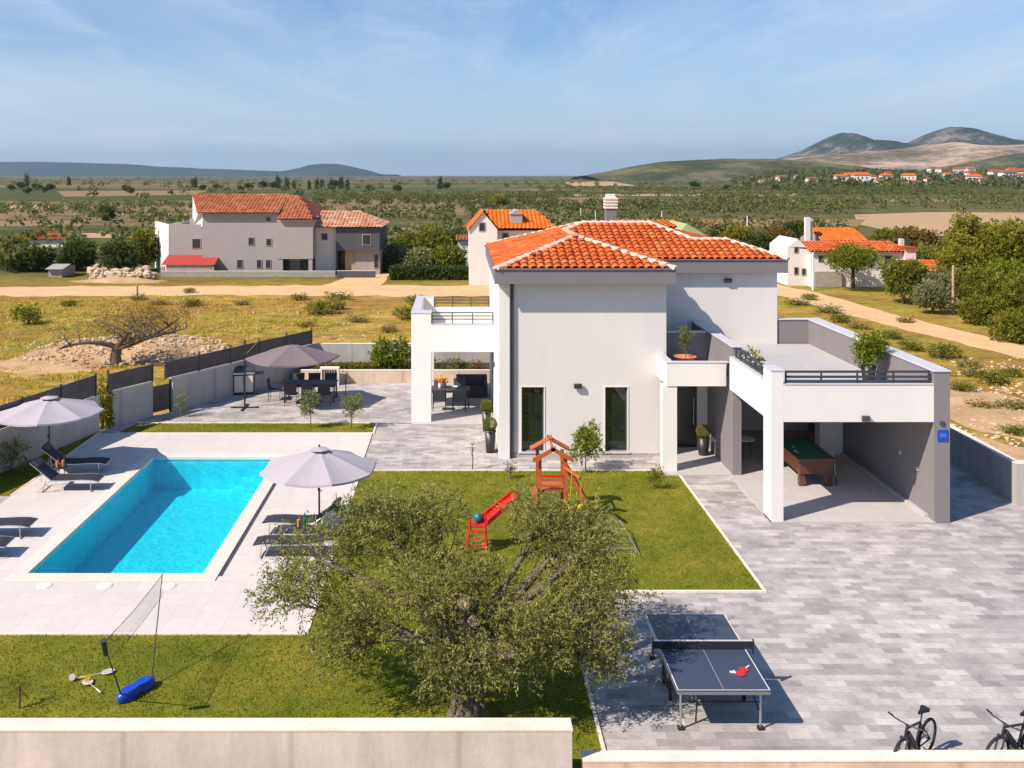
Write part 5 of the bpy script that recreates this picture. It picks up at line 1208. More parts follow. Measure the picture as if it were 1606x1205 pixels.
# generic tree: trunk, limbs and a crown made of many small leaf faces spread through lumps
def tree(name, label, x, y, H, Wd, leaf, bark='barkdark', z=0.0, kind='round', n=900, L=.30, seed=1, group=None, cat='tree', base=.28, build_only=False):
    rg = random.Random(seed); nr = np.random.default_rng(seed); t = thing(name, label, cat, (x,y,z), rg.uniform(0,6.28) if kind != 'pine' else 0, group); el = []
    if kind == 'round':
        for k in range(9):
            a_ = rg.uniform(0,6.28); q = rg.uniform(.15,.62)*Wd/2; zz = H*(base+rg.uniform(.18,.95)*(1-base)*.85); s_ = rg.uniform(.26,.46)
            f_ = math.sqrt(max(.15, 1-((zz/H-.62)/.55)**2)); el.append(((math.cos(a_)*q*f_, math.sin(a_)*q*f_, zz), (Wd*s_*.62, Wd*s_*.62, H*(1-base)*s_*.42)))
        el.append(((0,0,H*.62),(Wd*.36,Wd*.36,H*(1-base)*.38)))
    elif kind == 'pine':      # umbrella pine: wide flat dome of lumps
        for k in range(13):
            a_ = k*2.4; q = math.sqrt(k/13)*Wd*.36; zz = H*(.72-.20*(q/(Wd*.5))**2+rg.uniform(-.03,.05)); el.append(((math.cos(a_)*q, math.sin(a_)*q, zz), (Wd*.19,Wd*.19,H*.17)))
    elif kind == 'column':
        for k in range(7): zz = H*(.1+.8*k/6); el.append(((rg.uniform(-.05,.05)*Wd, rg.uniform(-.05,.05)*Wd, zz), (Wd*.5*(1-.55*(k/6)**2), Wd*.5*(1-.55*(k/6)**2), H*.13)))
    elif kind == 'willow':
        for k in range(12): a_ = rg.uniform(0,6.28); q = rg.uniform(.1,.42)*Wd; el.append(((math.cos(a_)*q, math.sin(a_)*q, H*rg.uniform(.45,.85)), (Wd*.16,Wd*.16,H*.20)))
    tot = sum((e[1][0]*e[1][1]*e[1][2])**.72 for e in el); 
    v, T = sprays(el, n/tot, 6, L*1.8, L, L*.62, nr, 1.0 if kind == 'willow' else .15, .2, .35); np_mesh('crown', v, 4, M[leaf], T, t)
    b = MB(); r0 = max(.035, Wd*.035); hb = H*(.62 if kind == 'pine' else .45); lean = rg.uniform(-.06,.06)*H
    b.chain([(0,0,-.1),(lean*.3,0,hb*.4),(lean*.6,lean*.2,hb*.8),(lean*.5,0,H*.7)], [r0*1.25,r0,r0*.8,r0*.35], 8)
    for c, r in el[:7]: b.chain([tuple(p) for p in bez((lean*.5,0,hb*.75),(c[0]*.4,c[1]*.4,hb*.9+.05*H),c,5)], [r0*.5,r0*.42,r0*.34,r0*.26,r0*.18,r0*.1], 6)
    b.build('trunk', M[bark], t); return t
def tree_px(name, label, px, py, hp, wp, leaf, **k):
    X, Y = W(px, py); s = F/Y; return tree(name, label, X, Y, hp/s, wp/s, leaf, **k)

# trees one can tell apart beyond the lot
tree_px('stone_pine', 'rounded stone pine standing before the long white house on the right', 1338, 456, 76, 86, 'leafgreen', kind='pine', n=2600, L=.13, seed=2)
tree_px('tree', 'round mid green tree right of the stone pine and beside the dirt track', 1417, 476, 70, 74, 'leafmid', n=2200, L=.15, seed=5, base=.15)
tree_px('olive_shrub', 'grey green olive at the foot of the round tree right of the stone pine', 1462, 492, 50, 52, 'leafgrey', n=1200, L=.13, seed=6, base=.1)
tree_px('olive_shrub', 'grey green bush close behind the wooden pole on the right', 1482, 484, 64, 60, 'leafgrey', n=1400, L=.13, seed=7, base=.1)
tree_px('willow', 'tall yellow green willow rising at the right edge of the photo behind the other trees', 1530, 462, 122, 96, 'leafwillow', kind='willow', n=3000, L=.20, seed=8)
tree_px('tree', 'tall yellowish tree cut by the right edge of the photo beside the willow', 1592, 470, 128, 92, 'leafwillow', n=2800, L=.18, seed=9, base=.1)
tree_px('tree', 'round bright green tree below the willow at the right edge', 1568, 486, 78, 84, 'leafgreen', n=2200, L=.15, seed=10, base=.1)
tree_px('tree', 'dark green tree in the lower right clump, cut by the photo edge', 1606, 520, 92, 88, 'leafmid', n=2200, L=.14, seed=11, base=.08)
tree_px('shrub', 'low green shrub at the near end of the right clump', 1586, 536, 46, 66, 'leafmid', n=1200, L=.12, seed=12, base=.05, cat='shrub')
tree_px('shrub', 'low green shrub between the wooden pole and the right clump', 1532, 508, 42, 60, 'leafmid', n=1200, L=.13, seed=13, base=.05, cat='shrub')
tree_px('tree', 'broad yellow green tree between the willow and the wooden pole', 1508, 470, 84, 80, 'leafwillow', n=2400, L=.17, seed=21, base=.06)
tree_px('tree', 'dark green tree right of the wooden pole, low in the clump', 1540, 492, 70, 78, 'leafmid', n=2000, L=.15, seed=22, base=.05)
tree_px('shrub', 'pale green shrub at the very right edge below the yellowish tree', 1602, 500, 60, 60, 'leafmid', n=1500, L=.14, seed=23, base=.03, cat='shrub')
tree_px('tree', 'dark broad tree behind the small orange roofed outbuilding on the right', 1470, 440, 52, 76, 'leafmid', n=1500, L=.22, seed=14, base=.08)
tree_px('tree', 'rust coloured tree behind the right end of the villa roof', 1214, 410, 52, 62, 'leafrust', n=1300, L=.25, seed=15, base=.1)
tree_px('tree', 'yellow green tree right of the villa roof by the utility pole', 1160, 408, 52, 50, 'leafyellow', n=1200, L=.25, seed=16, base=.1)
tree_px('tree', 'rust coloured tree left of the tall white chimney of the rear house', 1238, 388, 36, 50, 'leafrust', n=1000, L=.28, seed=71, base=.06)
tree_px('tree', 'rust brown thicket right of the rear house roof, before the tan field', 1440, 402, 40, 92, 'leafrust', n=1300, L=.28, seed=72, base=.04)
tree_px('tree', 'dark green tree close to the right end of the villa ridge', 1128, 398, 42, 44, 'leafdark', n=1000, L=.27, seed=73, base=.06)
tree_px('tree', 'mid green tree between the rear house and the rust brown thicket', 1392, 392, 30, 60, 'leafmid', n=1000, L=.28, seed=74, base=.04)
tree_px('tree', 'dark tree between the villa roof and the white house on the right', 1190, 416, 48, 52, 'leafdark', n=1200, L=.25, seed=17, base=.1)
tree_px('tree', 'dark tree behind the gable of the long white house', 1248, 400, 50, 44, 'leafdark', n=900, L=.28, seed=18, base=.08)
for i, (px, py, hp, wp, lf, lb) in enumerate([
    (640,412,44,58,'leafmid','broad tree right of the dark slate house, leftmost of the thicket'), (680,418,56,70,'leafmid','tallest broad tree in the thicket left of the white gabled house'),
    (722,414,50,50,'leafdark','dark tree of the thicket close to the white gabled house'), (620,424,36,48,'leafgrey','grey green bush at the end of the drive right of the slate house'),
    (655,428,34,56,'leafgrey','grey green bush above the middle of the clipped hedge'), (700,428,38,60,'leafmid','bush above the right part of the clipped hedge'),
    (672,385,28,34,'leafyellow','small yellow green tree behind the thicket'), (780,330,26,28,'leafyellow','small yellow tree above the orange roof of the white gabled house'),
    (40,425,38,90,'leafdark','dark broad tree at the left edge before the small red roofed house'), (118,424,44,66,'leafdark','dark tree right of the small red roofed house'),
    (190,428,46,58,'leafdark','dark tree left of the large grey house'), (225,424,64,40,'leafmid','tall narrow tree beside the white end of the large grey house'),
    (25,400,26,40,'leafyellow','yellow green tree before the small red roofed house at the left edge'), (168,346,22,24,'leafdark','single dark round tree in the groves left of the large grey house')]):
    tree_px('tree', lb, px, py, hp, wp, lf, n=1100, L=.26, seed=30+i, base=.08)
h = tree_px('clipped_hedge', 'long dark green clipped hedge left of the white gabled house', 683, 438, 20, 20, 'leafdark', n=10, L=.2, seed=3, cat='hedge'); [bpy.data.objects.remove(c) for c in kids(h)]
X0, Y0 = W(612,438); X1, _ = W(752,438); h.location = ((X0+X1)/2, Y0, 0); h.rotation_euler = (0,0,0); nr = np.random.default_rng(5); n = 9000
P = nr.uniform((-(X1-X0)/2,-.8,0),((X1-X0)/2,.8,1.15),(n,3)); v = leaf_quads(P, nr.normal(size=(n,3)), .22, .14, nr); np_mesh('foliage', v, 4, M['leafdark'], np.clip(nr.normal(.45,.2,n),0,1), h)

# copies of three kinds of far trees, each a thing
far0 = tree('far_cypress', 'dark cypress among the far fields', 0, 0, 12, 3.4, 'leafdark', kind='column', n=260, L=.8, seed=50, group='dark cypresses scattered on the far plain')
far1 = tree('far_tree', 'round dark tree on the far plain', 0, 0, 8, 9, 'leafdark', n=520, L=.75, seed=51, group='round dark trees scattered on the far plain')
spots = [(42,292,0),(43,305,1),(62,300,1),(70,303,1),(33,298,1),(18,300,1),(80,300,1),(55,297,1),(108,291,0),(198,302,1),(205,305,1),(302,294,0),(306,295,0),(318,300,1),(340,299,1),(390,299,1),(378,301,1),
         (436,296,0),(450,297,0),(461,296,0),(485,297,0),(497,297,0),(505,297,0),(519,297,0),(524,297,1),(535,296,0),(413,297,1),(428,297,1),(580,302,1),(622,303,1),(690,297,0),(700,298,1),(545,296,0),(1140,300,1),(1090,298,1),(1217,300,1),(1330,296,1),(1590,296,1)]
rg = random.Random(77); first = {0: True, 1: True}
for px, py, k in spots:
    Y = F*CH/(py-HY); X = WX(px, Y); s_ = rg.uniform(.6,.95)*(Y/800); src = (far0, far1)[k]
    if first[k]: src.location = (X,Y,0); src.scale = (s_,)*3; first[k] = False
    else: dup(src, (X,Y,0), rg.uniform(0,6), scale=s_)

# groves on the plain: far more trees than one could count, one object
def grove(name, regions, mat, per, L, seed, hgt=(2.6,4.0), gap=.25):
    rg = np.random.default_rng(seed); C = []
    for (y0,y1,xa,xb,sp) in regions:     # xa, xb in photo px
        y = y0
        while y < y1:
            xl, xr = WX(xa,y), WX(xb,y); xs_ = np.arange(xl, xr, sp); xs_ = xs_+rg.normal(0, sp*.14, len(xs_))
            keep = (np.sin(xs_*.021+y*.013+seed)+np.sin(xs_*.047-y*.031)+rg.normal(0,.5,len(xs_))) > -1.6+gap
            for x in xs_[keep]:
                pxx = CX+x*F/y
                if any(a_-4 < pxx < c_+6 and y0_-10 < y < y1_+3 for a_, c_, y0_, y1_, m_ in STRIPS): continue
                C.append((x, y+rg.normal(0,sp*.18)))
            y += sp*1.05
    C = np.array(C); n = len(C); H = rg.uniform(*hgt, n); Rr = H*rg.uniform(.45,.62,n); tt = .45+.2*np.sin(C[:,0]*.02+1.3)*np.sin(C[:,1]*.017)+rg.normal(0,.12,n)
    d = rg.normal(size=(n,per,3)); d /= np.linalg.norm(d,axis=2,keepdims=True); d[:,:,2] = np.abs(d[:,:,2])*1.1-.25
    P = np.empty((n,per,3)); u = rg.uniform(.55,1.1,(n,per)); P[:,:,0] = C[:,0,None]+d[:,:,0]*Rr[:,None]*u; P[:,:,1] = C[:,1,None]+d[:,:,1]*Rr[:,None]*u; P[:,:,2] = H[:,None]*(.52+.42*d[:,:,2]*u)
    P = P.reshape(-1,3); D = rg.normal(size=P.shape); v = leaf_quads(P, D, L, L*.75, rg); T = np.clip(np.repeat(tt,per)+rg.normal(0,.13,n*per),0,1)
    return tag(np_mesh(name, v, 4, mat, T), kind='stuff')
M['groveleaf'] = leafmat('grove_leaf', (0.09,0.105,0.030,1), (0.165,0.175,0.060,1), (0.28,0.265,0.11,1), 0.35, .8)
grove('olive_grove', [(92,128,-40,235,6),(128,270,-40,700,6.0),(128,270,700,1340,5.6),(230,290,1340,1700,6.6),(270,430,500,1700,6.6),(430,640,850,1700,9),(98,128,600,745,5.5),(96,128,880,1240,6.2),(100,128,1440,1700,6)], M['groveleaf'], 40, .66, 5, (2.2,3.3), .0)
grove('far_scrub', [(300,560,-60,600,30),(620,1100,-60,1150,44),(1100,2600,-60,1000,90)], M['groveleaf'], 34, 1.15, 9, (3,5.5), .9)
# scrub in the near field, each bush a thing of its own copied from two kinds
sb = tree('field_bush', 'low green bush in the dry field', 0, 0, .9, 1.6, 'leafmid', n=260, L=.10, seed=60, base=.0, group='low bushes in the dry field', cat='bush')
sb2 = tree('field_bush', 'low dry brownish bush in the dry field', 0, 0, .8, 1.5, 'leafdry', n=220, L=.10, seed=61, base=.0, group='low brown bushes in the dry field', cat='bush')
nearb = [(45,508,0,1.3),(500,492,0,1.5),(528,485,1,1.0),(640,500,0,1.4),(655,478,0,1.2),(470,470,1,1.0),(530,470,1,1.2),(380,478,1,.8),(560,505,1,.9),(610,520,1,.8),(300,480,0,.9),(250,478,1,.8),(110,480,0,.8),(480,512,1,.8),
         (1300,490,1,1.1),(1320,505,0,.9),(1345,515,1,.9),(1250,478,1,1.0),(1270,470,0,.8),(1420,505,1,.8),(1430,548,0,.9),(1478,560,0,1.2),(1520,575,1,.8),(1560,600,0,1.0),(1590,640,1,.8),(1540,640,1,.7),(1400,530,0,.8),(1505,612,0,.7),(1530,590,1,.9),(1590,590,0,.7),(1380,545,0,.7),(1470,585,1,.7),(1590,680,0,.6),(216,470,1,.9),(296,459,0,.7)]
fst = {0:True,1:True}
for px, py, k, s_ in nearb:
    X, Y = W(px,py); src = (sb,sb2)[k]
    if fst[k]: src.location = (X,Y,-.05); src.scale = (s_,)*3; fst[k] = False
    else: dup(src, (X,Y,-.05), rg.uniform(0,6) if hasattr(rg,'uniform') else 0, scale=(s_*1.3,s_,s_*.6))

# ---------------------------------------------------------------- rubble mound and bare tree behind the fence
rg = random.Random(8); b = MB(); 
for k in range(900):
    a_, q = rg.uniform(0,6.28), math.sqrt(rg.random()); X = WX(200,50)+math.cos(a_)*q*5.2*1.0; Y = 50.2+math.sin(a_)*q*4.6; s_ = rg.choice((.03,.05,.06,.08,.12))*rg.uniform(.7,1.3)
    b.ball((X,Y,max(0,.55*(1-q*q))*rg.uniform(.7,1)+.02), s_, 6, .7, .3, rg)
for k in range(420):
    px, py = rg.uniform(1470,1606), rg.uniform(560,700); X, Y = W(px,py); b.ball((X+rg.uniform(0,3),Y,0), rg.uniform(.03,.13), 6, .5, .3, rg)
for k in range(500):
    X, Y = rg.uniform(-22,1.5), rg.uniform(13.3,14.1); b.ball((X,Y,.40+rg.uniform(-.02,.05)), rg.uniform(.015,.06), 6, .6, .3, rg)
for k in range(260): X, Y = W(rg.uniform(0,640), rg.uniform(480,560)); b.ball((X,Y,0), rg.uniform(.03,.10), 6, .6, .3, rg)
for k in range(160): X, Y = W(rg.uniform(140,240), rg.uniform(425,440)); b.ball((X,Y,rg.uniform(0,.6)), rg.uniform(.12,.45), 6, .7, .3, rg)
tag(b.build('rubble_stones', basic('pale_limestone', (0.58,0.44,0.30,1), .95, .25, 3, world=True, fine=14)), kind='stuff')
def mound(name, cx_, cy_, rx, ry, h, mat, seed=1, z=-.03):
    rg = random.Random(seed); b = MB(); n, m = 40, 9; vs = [(cx_,cy_,z+h)]
    for j in range(1,m+1):
        for i in range(n):
            a_ = 2*math.pi*i/n; t = j/m; k = 1+.12*math.sin(3*a_+seed)+.08*math.sin(7*a_); vs.append((cx_+math.cos(a_)*rx*t*k, cy_+math.sin(a_)*ry*t*k, z+h*(math.cos(t*math.pi)*.5+.5)*rg.uniform(.85,1.1)-(.03 if j==m else 0)))
    b.add(vs, [(0,1+i,1+(i+1)%n) for i in range(n)]+[(1+(j)*n+i,1+(j+1)*n+i,1+(j+1)*n+(i+1)%n,1+j*n+(i+1)%n) for j in range(m-1) for i in range(n)], True)
    return tag(b.build(name, mat), kind='structure')
mound('rubble_mound', WX(200,50), 50.2, 5.8, 5.0, .55, M['berm'], 3)
mound('soil_patch', WX(60,46), 46.5, 4.5, 2.5, .12, M['berm'], 5); mound('soil_patch', WX(1530,38), 38, 3.0, 6, .10, M['berm'], 7); mound('soil_patch', WX(1570,31), 31.5, 2.5, 3, .08, M['berm'], 9)
mound('soil_heap', WX(190,83), 83, 4.5, 1.6, .4, M['berm'], 11); mound('soil_patch', WX(330,48), 49, 5, 3, .1, M['berm'], 13)
b = MB(); b.quad((-24,11.5,.40),(1.5,11.5,.18),(1.5,14.21,.18),(-24,14.21,.42)); b.quad((1.5,11.5,.0),(16,11.5,.0),(16,14.24,.0),(1.5,14.24,.0)); tag(b.build('roadside_bank', M['berm']), kind='structure')
t = thing('bare_tree', 'wide old almond tree with bare crooked branches in the field behind the fence', 'tree', (WX(183,46.3),46.3,0)); rg = random.Random(31); b = MB(); tw = MB(); tips = []
b.chain([(0,0,-.1),(-.05,0,.45),(.05,.0,.95)],[.30,.25,.24],9)
for k in range(9):
    a_ = rg.uniform(0,6.28); L_ = rg.uniform(2.2,3.7); e_ = Vector((math.cos(a_)*L_, math.sin(a_)*L_*.6, rg.uniform(1.0,2.3))); pts = bez((0.05,0,.85),(e_.x*.45,e_.y*.45,1.0+rg.uniform(-.2,.5)),e_,6); b.chain([tuple(p) for p in pts],[.15,.13,.11,.09,.07,.05,.03],7)
    for q in range(9):
        s_ = pts[rg.randint(2,6)]; f_ = s_+Vector((rg.gauss(0,.7),rg.gauss(0,.5),rg.uniform(.1,.9))); tw.chain([tuple(p) for p in bez(s_, s_.lerp(f_,.5)+Vector((0,0,.1)), f_, 4)],[.03,.025,.018,.012,.006],5)
        for w2 in range(3): g_ = f_+Vector((rg.gauss(0,.35),rg.gauss(0,.3),rg.gauss(.1,.25))); tw.tube(tuple(f_),tuple(g_),.008,.004,4); tips.append(g_)
b.build('trunk', M['bark'], t); tw.build('twigs', M['bark'], t); nr = np.random.default_rng(4); P = np.repeat(np.array([tuple(p) for p in tips]),22,0)+nr.normal(0,.22,(len(tips)*22,3)); np_mesh('crown', leaf_quads(P, nr.normal(size=P.shape), .07, .04, nr), 4, M['leafrust'], nr.uniform(0,.8,len(P)), t)

# ---------------------------------------------------------------- garden plants
def small_tree(name, label, x, y, z, H, Wd, leaf, n, L, seed, base=.45, stake=False, bark='bark', cat='tree'):
    nr = np.random.default_rng(seed); rg = random.Random(seed); t = thing(name, label, cat, (x,y,z)); el = []
    for k in range(6): a_ = rg.uniform(0,6.28); q = rg.uniform(.2,.6)*Wd/2; el.append(((math.cos(a_)*q, math.sin(a_)*q, H*rg.uniform(base+.1,.92)),(Wd*.2,Wd*.2,H*(1-base)*.2)))
    tot = sum((e[1][0]*e[1][1]*e[1][2])**.72 for e in el); v, T = sprays(el, n/tot, 7, L*2.2, L, L*.45, nr, .1, .3, .4); np_mesh('crown', v, 4, M[leaf], T, t)
    b = MB(); b.chain([(0,0,0),(.01,0,H*.3),(0,.01,H*.6),(0,0,H*.8)],[.022,.018,.013,.006],7)
    for c, r in el: b.chain([tuple(p) for p in bez((0,0,H*.42),(c[0]*.5,c[1]*.5,H*.5),c,4)],[.012,.010,.008,.005,.003],5)
    b.build('trunk', M[bark], t); return t
X, Y = W(918,741); small_tree('lemon_tree', 'small bright green lemon tree before the right part of the villa front', X, Y, .01, 1.42, 1.05, 'leafgreen', 340, .10, 3, .32)
X, Y = W(1024,768); small_tree('sapling', 'tiny green sapling on the lawn near the right front corner of the villa', X, Y, .01, .66, .6, 'leafmid', 110, .06, 4, .2)
X, Y = W(741,737); small_tree('sapling', 'thin almost bare sapling at the edge of the lawn left of the villa front', X, Y, .01, .95, .22, 'leafgrey', 14, .04, 6, .4)
X, Y = W(800,752); small_tree('sapling', 'small grey green sapling on the lawn below the left tall window', X, Y, .01, .6, .5, 'leafgrey', 70, .05, 8, .2)
X, Y = W(534,852); small_tree('sapling', 'small grey leaved sapling behind the backrest of the lounger right of the pool', X, Y, .01, 1.05, .36, 'leafgrey', 90, .05, 9, .6)
X, Y = W(487,672); small_tree('olive_sapling', 'feathery young olive on the grass strip, the left of the two before the patio', X, Y, .01, 1.25, .85, 'leafgrey', 230, .075, 10, .3)
X, Y = W(551,674); small_tree('olive_sapling', 'feathery young olive on the grass strip, the right of the two before the patio', X, Y, .01, 1.15, .85, 'leafgrey', 230, .075, 11, .3)
X, Y = W(542,622); small_tree('sapling', 'thin leaning bare sapling at the right end of the patio parasol', X, Y, .01, 1.15, .5, 'leafgrey', 16, .05, 12, .5)
X, Y = W(30,1112); small_tree('sapling', 'tiny leafless reddish sapling on the lawn near the left edge', X, Y, .01, .5, .35, 'leafrust', 24, .04, 13, .3)
X, Y = W(17,742); small_tree('shrub', 'dry grey shrub at the foot of the wall behind the left parasol', X, Y, .01, .9, 1.1, 'leafgrey', 170, .08, 14, .05, cat='shrub')
X, Y = W(283,655); small_tree('shrub', 'slender grey green shrub at the foot of the wall right of the garden gate', X, Y, .01, 1.0, .55, 'leafgrey', 90, .07, 15, .1, cat='shrub')
def column_bush(name, label, x, y, z, H, Wd, leaf, n, L, seed, cat='shrub'):
    return tree(name, label, x, y, H, Wd, leaf, z=z, kind='column', n=n, L=L, seed=seed, cat=cat)
column_bush('columnar_shrub', 'tall yellow green columnar shrub in the gap of the left wall', -12.95, 34.75, 0, 1.75, .62, 'leafyellow', 420, .09, 70)
for i, (px, hp, lf, lb) in enumerate(((600,46,'leafgreen','bright laurel bush in the raised bed, left of the pair'),(628,44,'leafgreen','bright laurel bush in the raised bed, right of the pair beside the white pillar'))):
    Y = 43.3; column_bush('laurel_bush', lb, WX(px,Y), Y, .46, hp/34.6, .95, lf, 420, .11, 80+i)
t = thing('low_hedge', 'low bright green clipped hedge along the raised bed', 'hedge', (WX(545,42.75),42.75,.46)); n = 5200; nr = np.random.default_rng(6)
P = nr.uniform((-1.35,-.22,0),(1.3,.22,.34),(n,3)); np_mesh('foliage', leaf_quads(P, nr.normal(size=(n,3)), .09, .055, nr), 4, M['leafyellow'], np.clip(nr.normal(.4,.25,n),0,1), t)
for i, (px, H_) in enumerate(((685,.45),(697,.35),(712,.5),(726,.4),(739,.45),(752,.35))):
    Y = 42.9; small_tree('bed_plant', ['dark low plant','pale grassy plant','green leafy plant','dark leafy plant','pale green upright plant','reddish low plant'][i]+' in the raised bed seen through the covered terrace', WX(px,Y), Y, .46, H_, .42, ['leafdark','leafgrey','leafmid','leafdark','leafgrey','leafrust'][i], 60, .08, 90+i, .05, cat='plant')
def potted(name, label, x, y, z, rb, rt, hp, potm, ballr, leaf, n, seed, L=.035, taper=None):
    t = thing(name, label, 'potted plant', (x,y,z)); MB().lathe([(rb,0),(rt,hp),(rt-.02,hp),(rt-.03,hp-.04)], n=4 if taper == 'sq' else 18).build('pot', potm, t)
    if taper == 'sq': t.rotation_euler = (0,0,math.pi/4)
    MB().lathe([(rt-.04,hp-.05),(rt-.04,hp-.03)], n=12).build('soil', M['soil'], t); nr = np.random.default_rng(seed)
    P, d = ell_points((0,0,hp+ballr*.85),(ballr,ballr,ballr),n,nr,.9); np_mesh('foliage', leaf_quads(P, d+nr.normal(0,.6,P.shape), L, L*.6, nr), 4, M[leaf], np.clip(nr.normal(.5,.2,n)+.15*d[:,2],0,1), t); return t
potted('boxwood_pot', 'black square pot with boxwood ball by the villa side wall, the nearer of the pair', WX(769,31.6), 31.75, .03, .19, .25, .72, M['black'], .22, 'leafgreen', 2600, 1, taper='sq')
potted('boxwood_pot', 'black square pot with boxwood ball by the villa side wall, the farther of the pair', WX(763,34.2), 34.4, .03, .17, .23, .70, M['black'], .21, 'leafgreen', 2600, 2, taper='sq')
potted('boxwood_pot', 'tall black pot with a small clipped bush at the entrance door', WX(1103,31.3), 31.3, .05, .15, .21, .58, M['black'], .22, 'leafyellow', 2200, 3)
t = small_tree('balcony_plant', 'leafy green plant in a dark pot behind the carport terrace railing', WX(1362,28), 28.0, 3.145, 1.35, .75, 'leafgreen', 420, .10, 23, .35, cat='potted plant'); MB().lathe([(.16,0),(.21,.5),(.19,.5)], n=16).build('pot', M['black'], t)
t = small_tree('balcony_tree', 'slim small tree in a terracotta bowl on the entrance balcony', WX(1075,30.4), 30.4, 3.05, 1.38, .5, 'leafmid', 150, .055, 21, .45); MB().lathe([(.18,.26),(.34,.38),(.36,.40),(.33,.40),(.2,.30)], n=20).build('bowl', M['terracotta'], t); MB().lathe([(.14,-.08),(.18,.26)], n=16).build('pot', M['greywall'], t)
t = small_tree('balcony_cactus', 'small spiky green plant behind the side railing of the carport terrace', WX(1185,28), 28.0, 3.145, .95, .42, 'leafgreen', 60, .10, 22, .3, cat='potted plant'); MB().lathe([(.13,0),(.17,.3),(.15,.3)], n=14).build('pot', M['darkgrey'], t)
# ---------------------------------------------------------------- neighbouring houses
M['stucco'] = basic('neighbour_stucco', (0.36,0.33,0.32,1), .95, .08, .6, world=True, bump=.1); M['stuccowhite'] = basic('neighbour_white', (0.74,0.70,0.66,1), .95, .06, .6, world=True)  # shade on the grey house front is put into the darker stucco colour
M['slate'] = basic('slate_cladding', (0.075,0.075,0.085,1), .8, .15, 2, world=True); M['stone'] = basic('stone_wall_cladding', (0.36,0.32,0.28,1), .95, .2, 3, world=True, bump=.3)
def gable(mb, P_): mb.poly(P_)
def house_window(parent, off, x0, x1, y, z0_, z1_, side=0, X=None):
    f = MB(off); g_ = MB(off); t = .06
    if side == 0:
        f.box(x0-t,x1+t,y-.05,y-.01,z0_-t,z1_+t); o = f.build('window', M['stucco'], parent); g_.box(x0,x1,y-.06,y-.052,z0_,z1_); g_.build('pane', M['farglass'], o)
    else:
        f.box(X-.05,X-.01,x0-t,x1+t,z0_-t,z1_+t); o = f.build('window', M['stuccowhite'], parent); g_.box(X-.06,X-.052,x0,x1,z0_,z1_); g_.build('pane', M['farglass'], o)
def roofpoly(P_, u_, v_, mat, name, parent, off, seed, tw=.34, tl=.5, E=None): return tiles_on(E or P_[0], u_, v_, P_, mat, name, parent, off, tw, tl, seed, .07, .15, 3)
# large grey house on the left
Y = 88.0; h1 = thing('grey_house', 'large grey rendered house with orange gable roof and a red roofed porch, far left', 'house', (WX(370,Y),Y,0)); off = (WX(370,Y),Y,0)
x = lambda p, YY=Y: WX(p,YY); z = lambda p, YY=Y: WH(p,YY)
b = MB(off); b.box(x(318),x(437.5),Y,Y+9,0,z(333)); b.box(x(437.6),x(493),Y-.9,Y+9.0,z(405),z(345)); b.box(x(439),x(446),Y-.85,Y-.5,0,z(405.1)); b.box(x(486),x(492),Y-.85,Y-.5,0,z(405.1)); b.box(x(440),x(492),Y+3,Y+3.2,0,z(405.1)); b.build('wall', M['stucco'], h1)
b = MB(off); b.box(x(262),x(317.9),Y+.6,Y+8.6,0,z(358,Y+.6)); b.box(x(262),x(317.9),Y+.6,Y+.8,z(358,Y+.6),z(352,Y+.6)); b.box(x(283),x(317.8),Y+3,Y+8,z(352,Y+3),z(343,Y+3)); b.build('side_wing', M['stucco'], h1)
b = MB(off); b.box(x(262)-.05,x(262),Y+.6,Y+8.6,0,z(352)); b.box(x(262)-.9,x(262)-.05,Y+3,Y+6,2.6,2.75); b.box(x(262)-.9,x(262)-.82,Y+3,Y+6,2.75,3.5); b.box(x(262)-.9,x(262)-.7,Y+3,Y+3.2,0,2.6); b.build('side_balcony', M['stuccowhite'], h1)
b = MB(off); b.prism([(x(261.5),Y+.58),(x(262.5),Y+.7),(x(243,Y+7)+.3,Y+7),(x(243,Y+7),Y+7)],0,z(353)); b.build('side_wall', M['stuccowhite'], h1)
zr, ze = z(306.5,Y+4.5), z(334)
b = MB(off); b.poly([(x(317.8),Y-.02,z(356)),(x(302,Y+4.5),Y+4.5,z(356,Y+4.5)),(x(302,Y+4.5),Y+4.5,zr-.05),(x(312),Y-.3,z(334)-.02),(x(317.8),Y-.02,z(334)-.02)]); b.build('side_gable', M['stuccowhite'], h1)
P_ = [(x(311),Y-.5,ze),(x(438),Y-.5,ze),(x(438),Y+4.5,zr),(x(302.5,Y+4.5),Y+4.5,zr)]; under = MB(off); under.poly(P_); Q_ = [(x(438),Y+4.5,zr),(x(311),Y+4.5,zr),(x(311),Y+9.5,ze),(x(438),Y+9.5,ze)]; under.poly(Q_)
P2 = [(x(438),Y-1.3,z(344,Y-1.3)),(x(493.5),Y-1.3,z(344,Y-1.3)),(x(468,Y+4.5),Y+4.5,zr),(x(438),Y+4.5,zr)]; under.poly(P2); P3 = [P2[1],(x(493.5),Y+9.5,ze),(x(468,Y+4.5),Y+4.5,zr)]; under.poly(P3)
r1 = under.build('roof', M['tileold'], h1); roofpoly(P_,(1,0,0),(0,5,zr-ze),M['tileold'],'roof_tiles',r1,off,3); roofpoly(P2,(1,0,0),(0,5.8,zr-z(344,Y-1.3)),M['tileold'],'roof_tiles',r1,off,4)
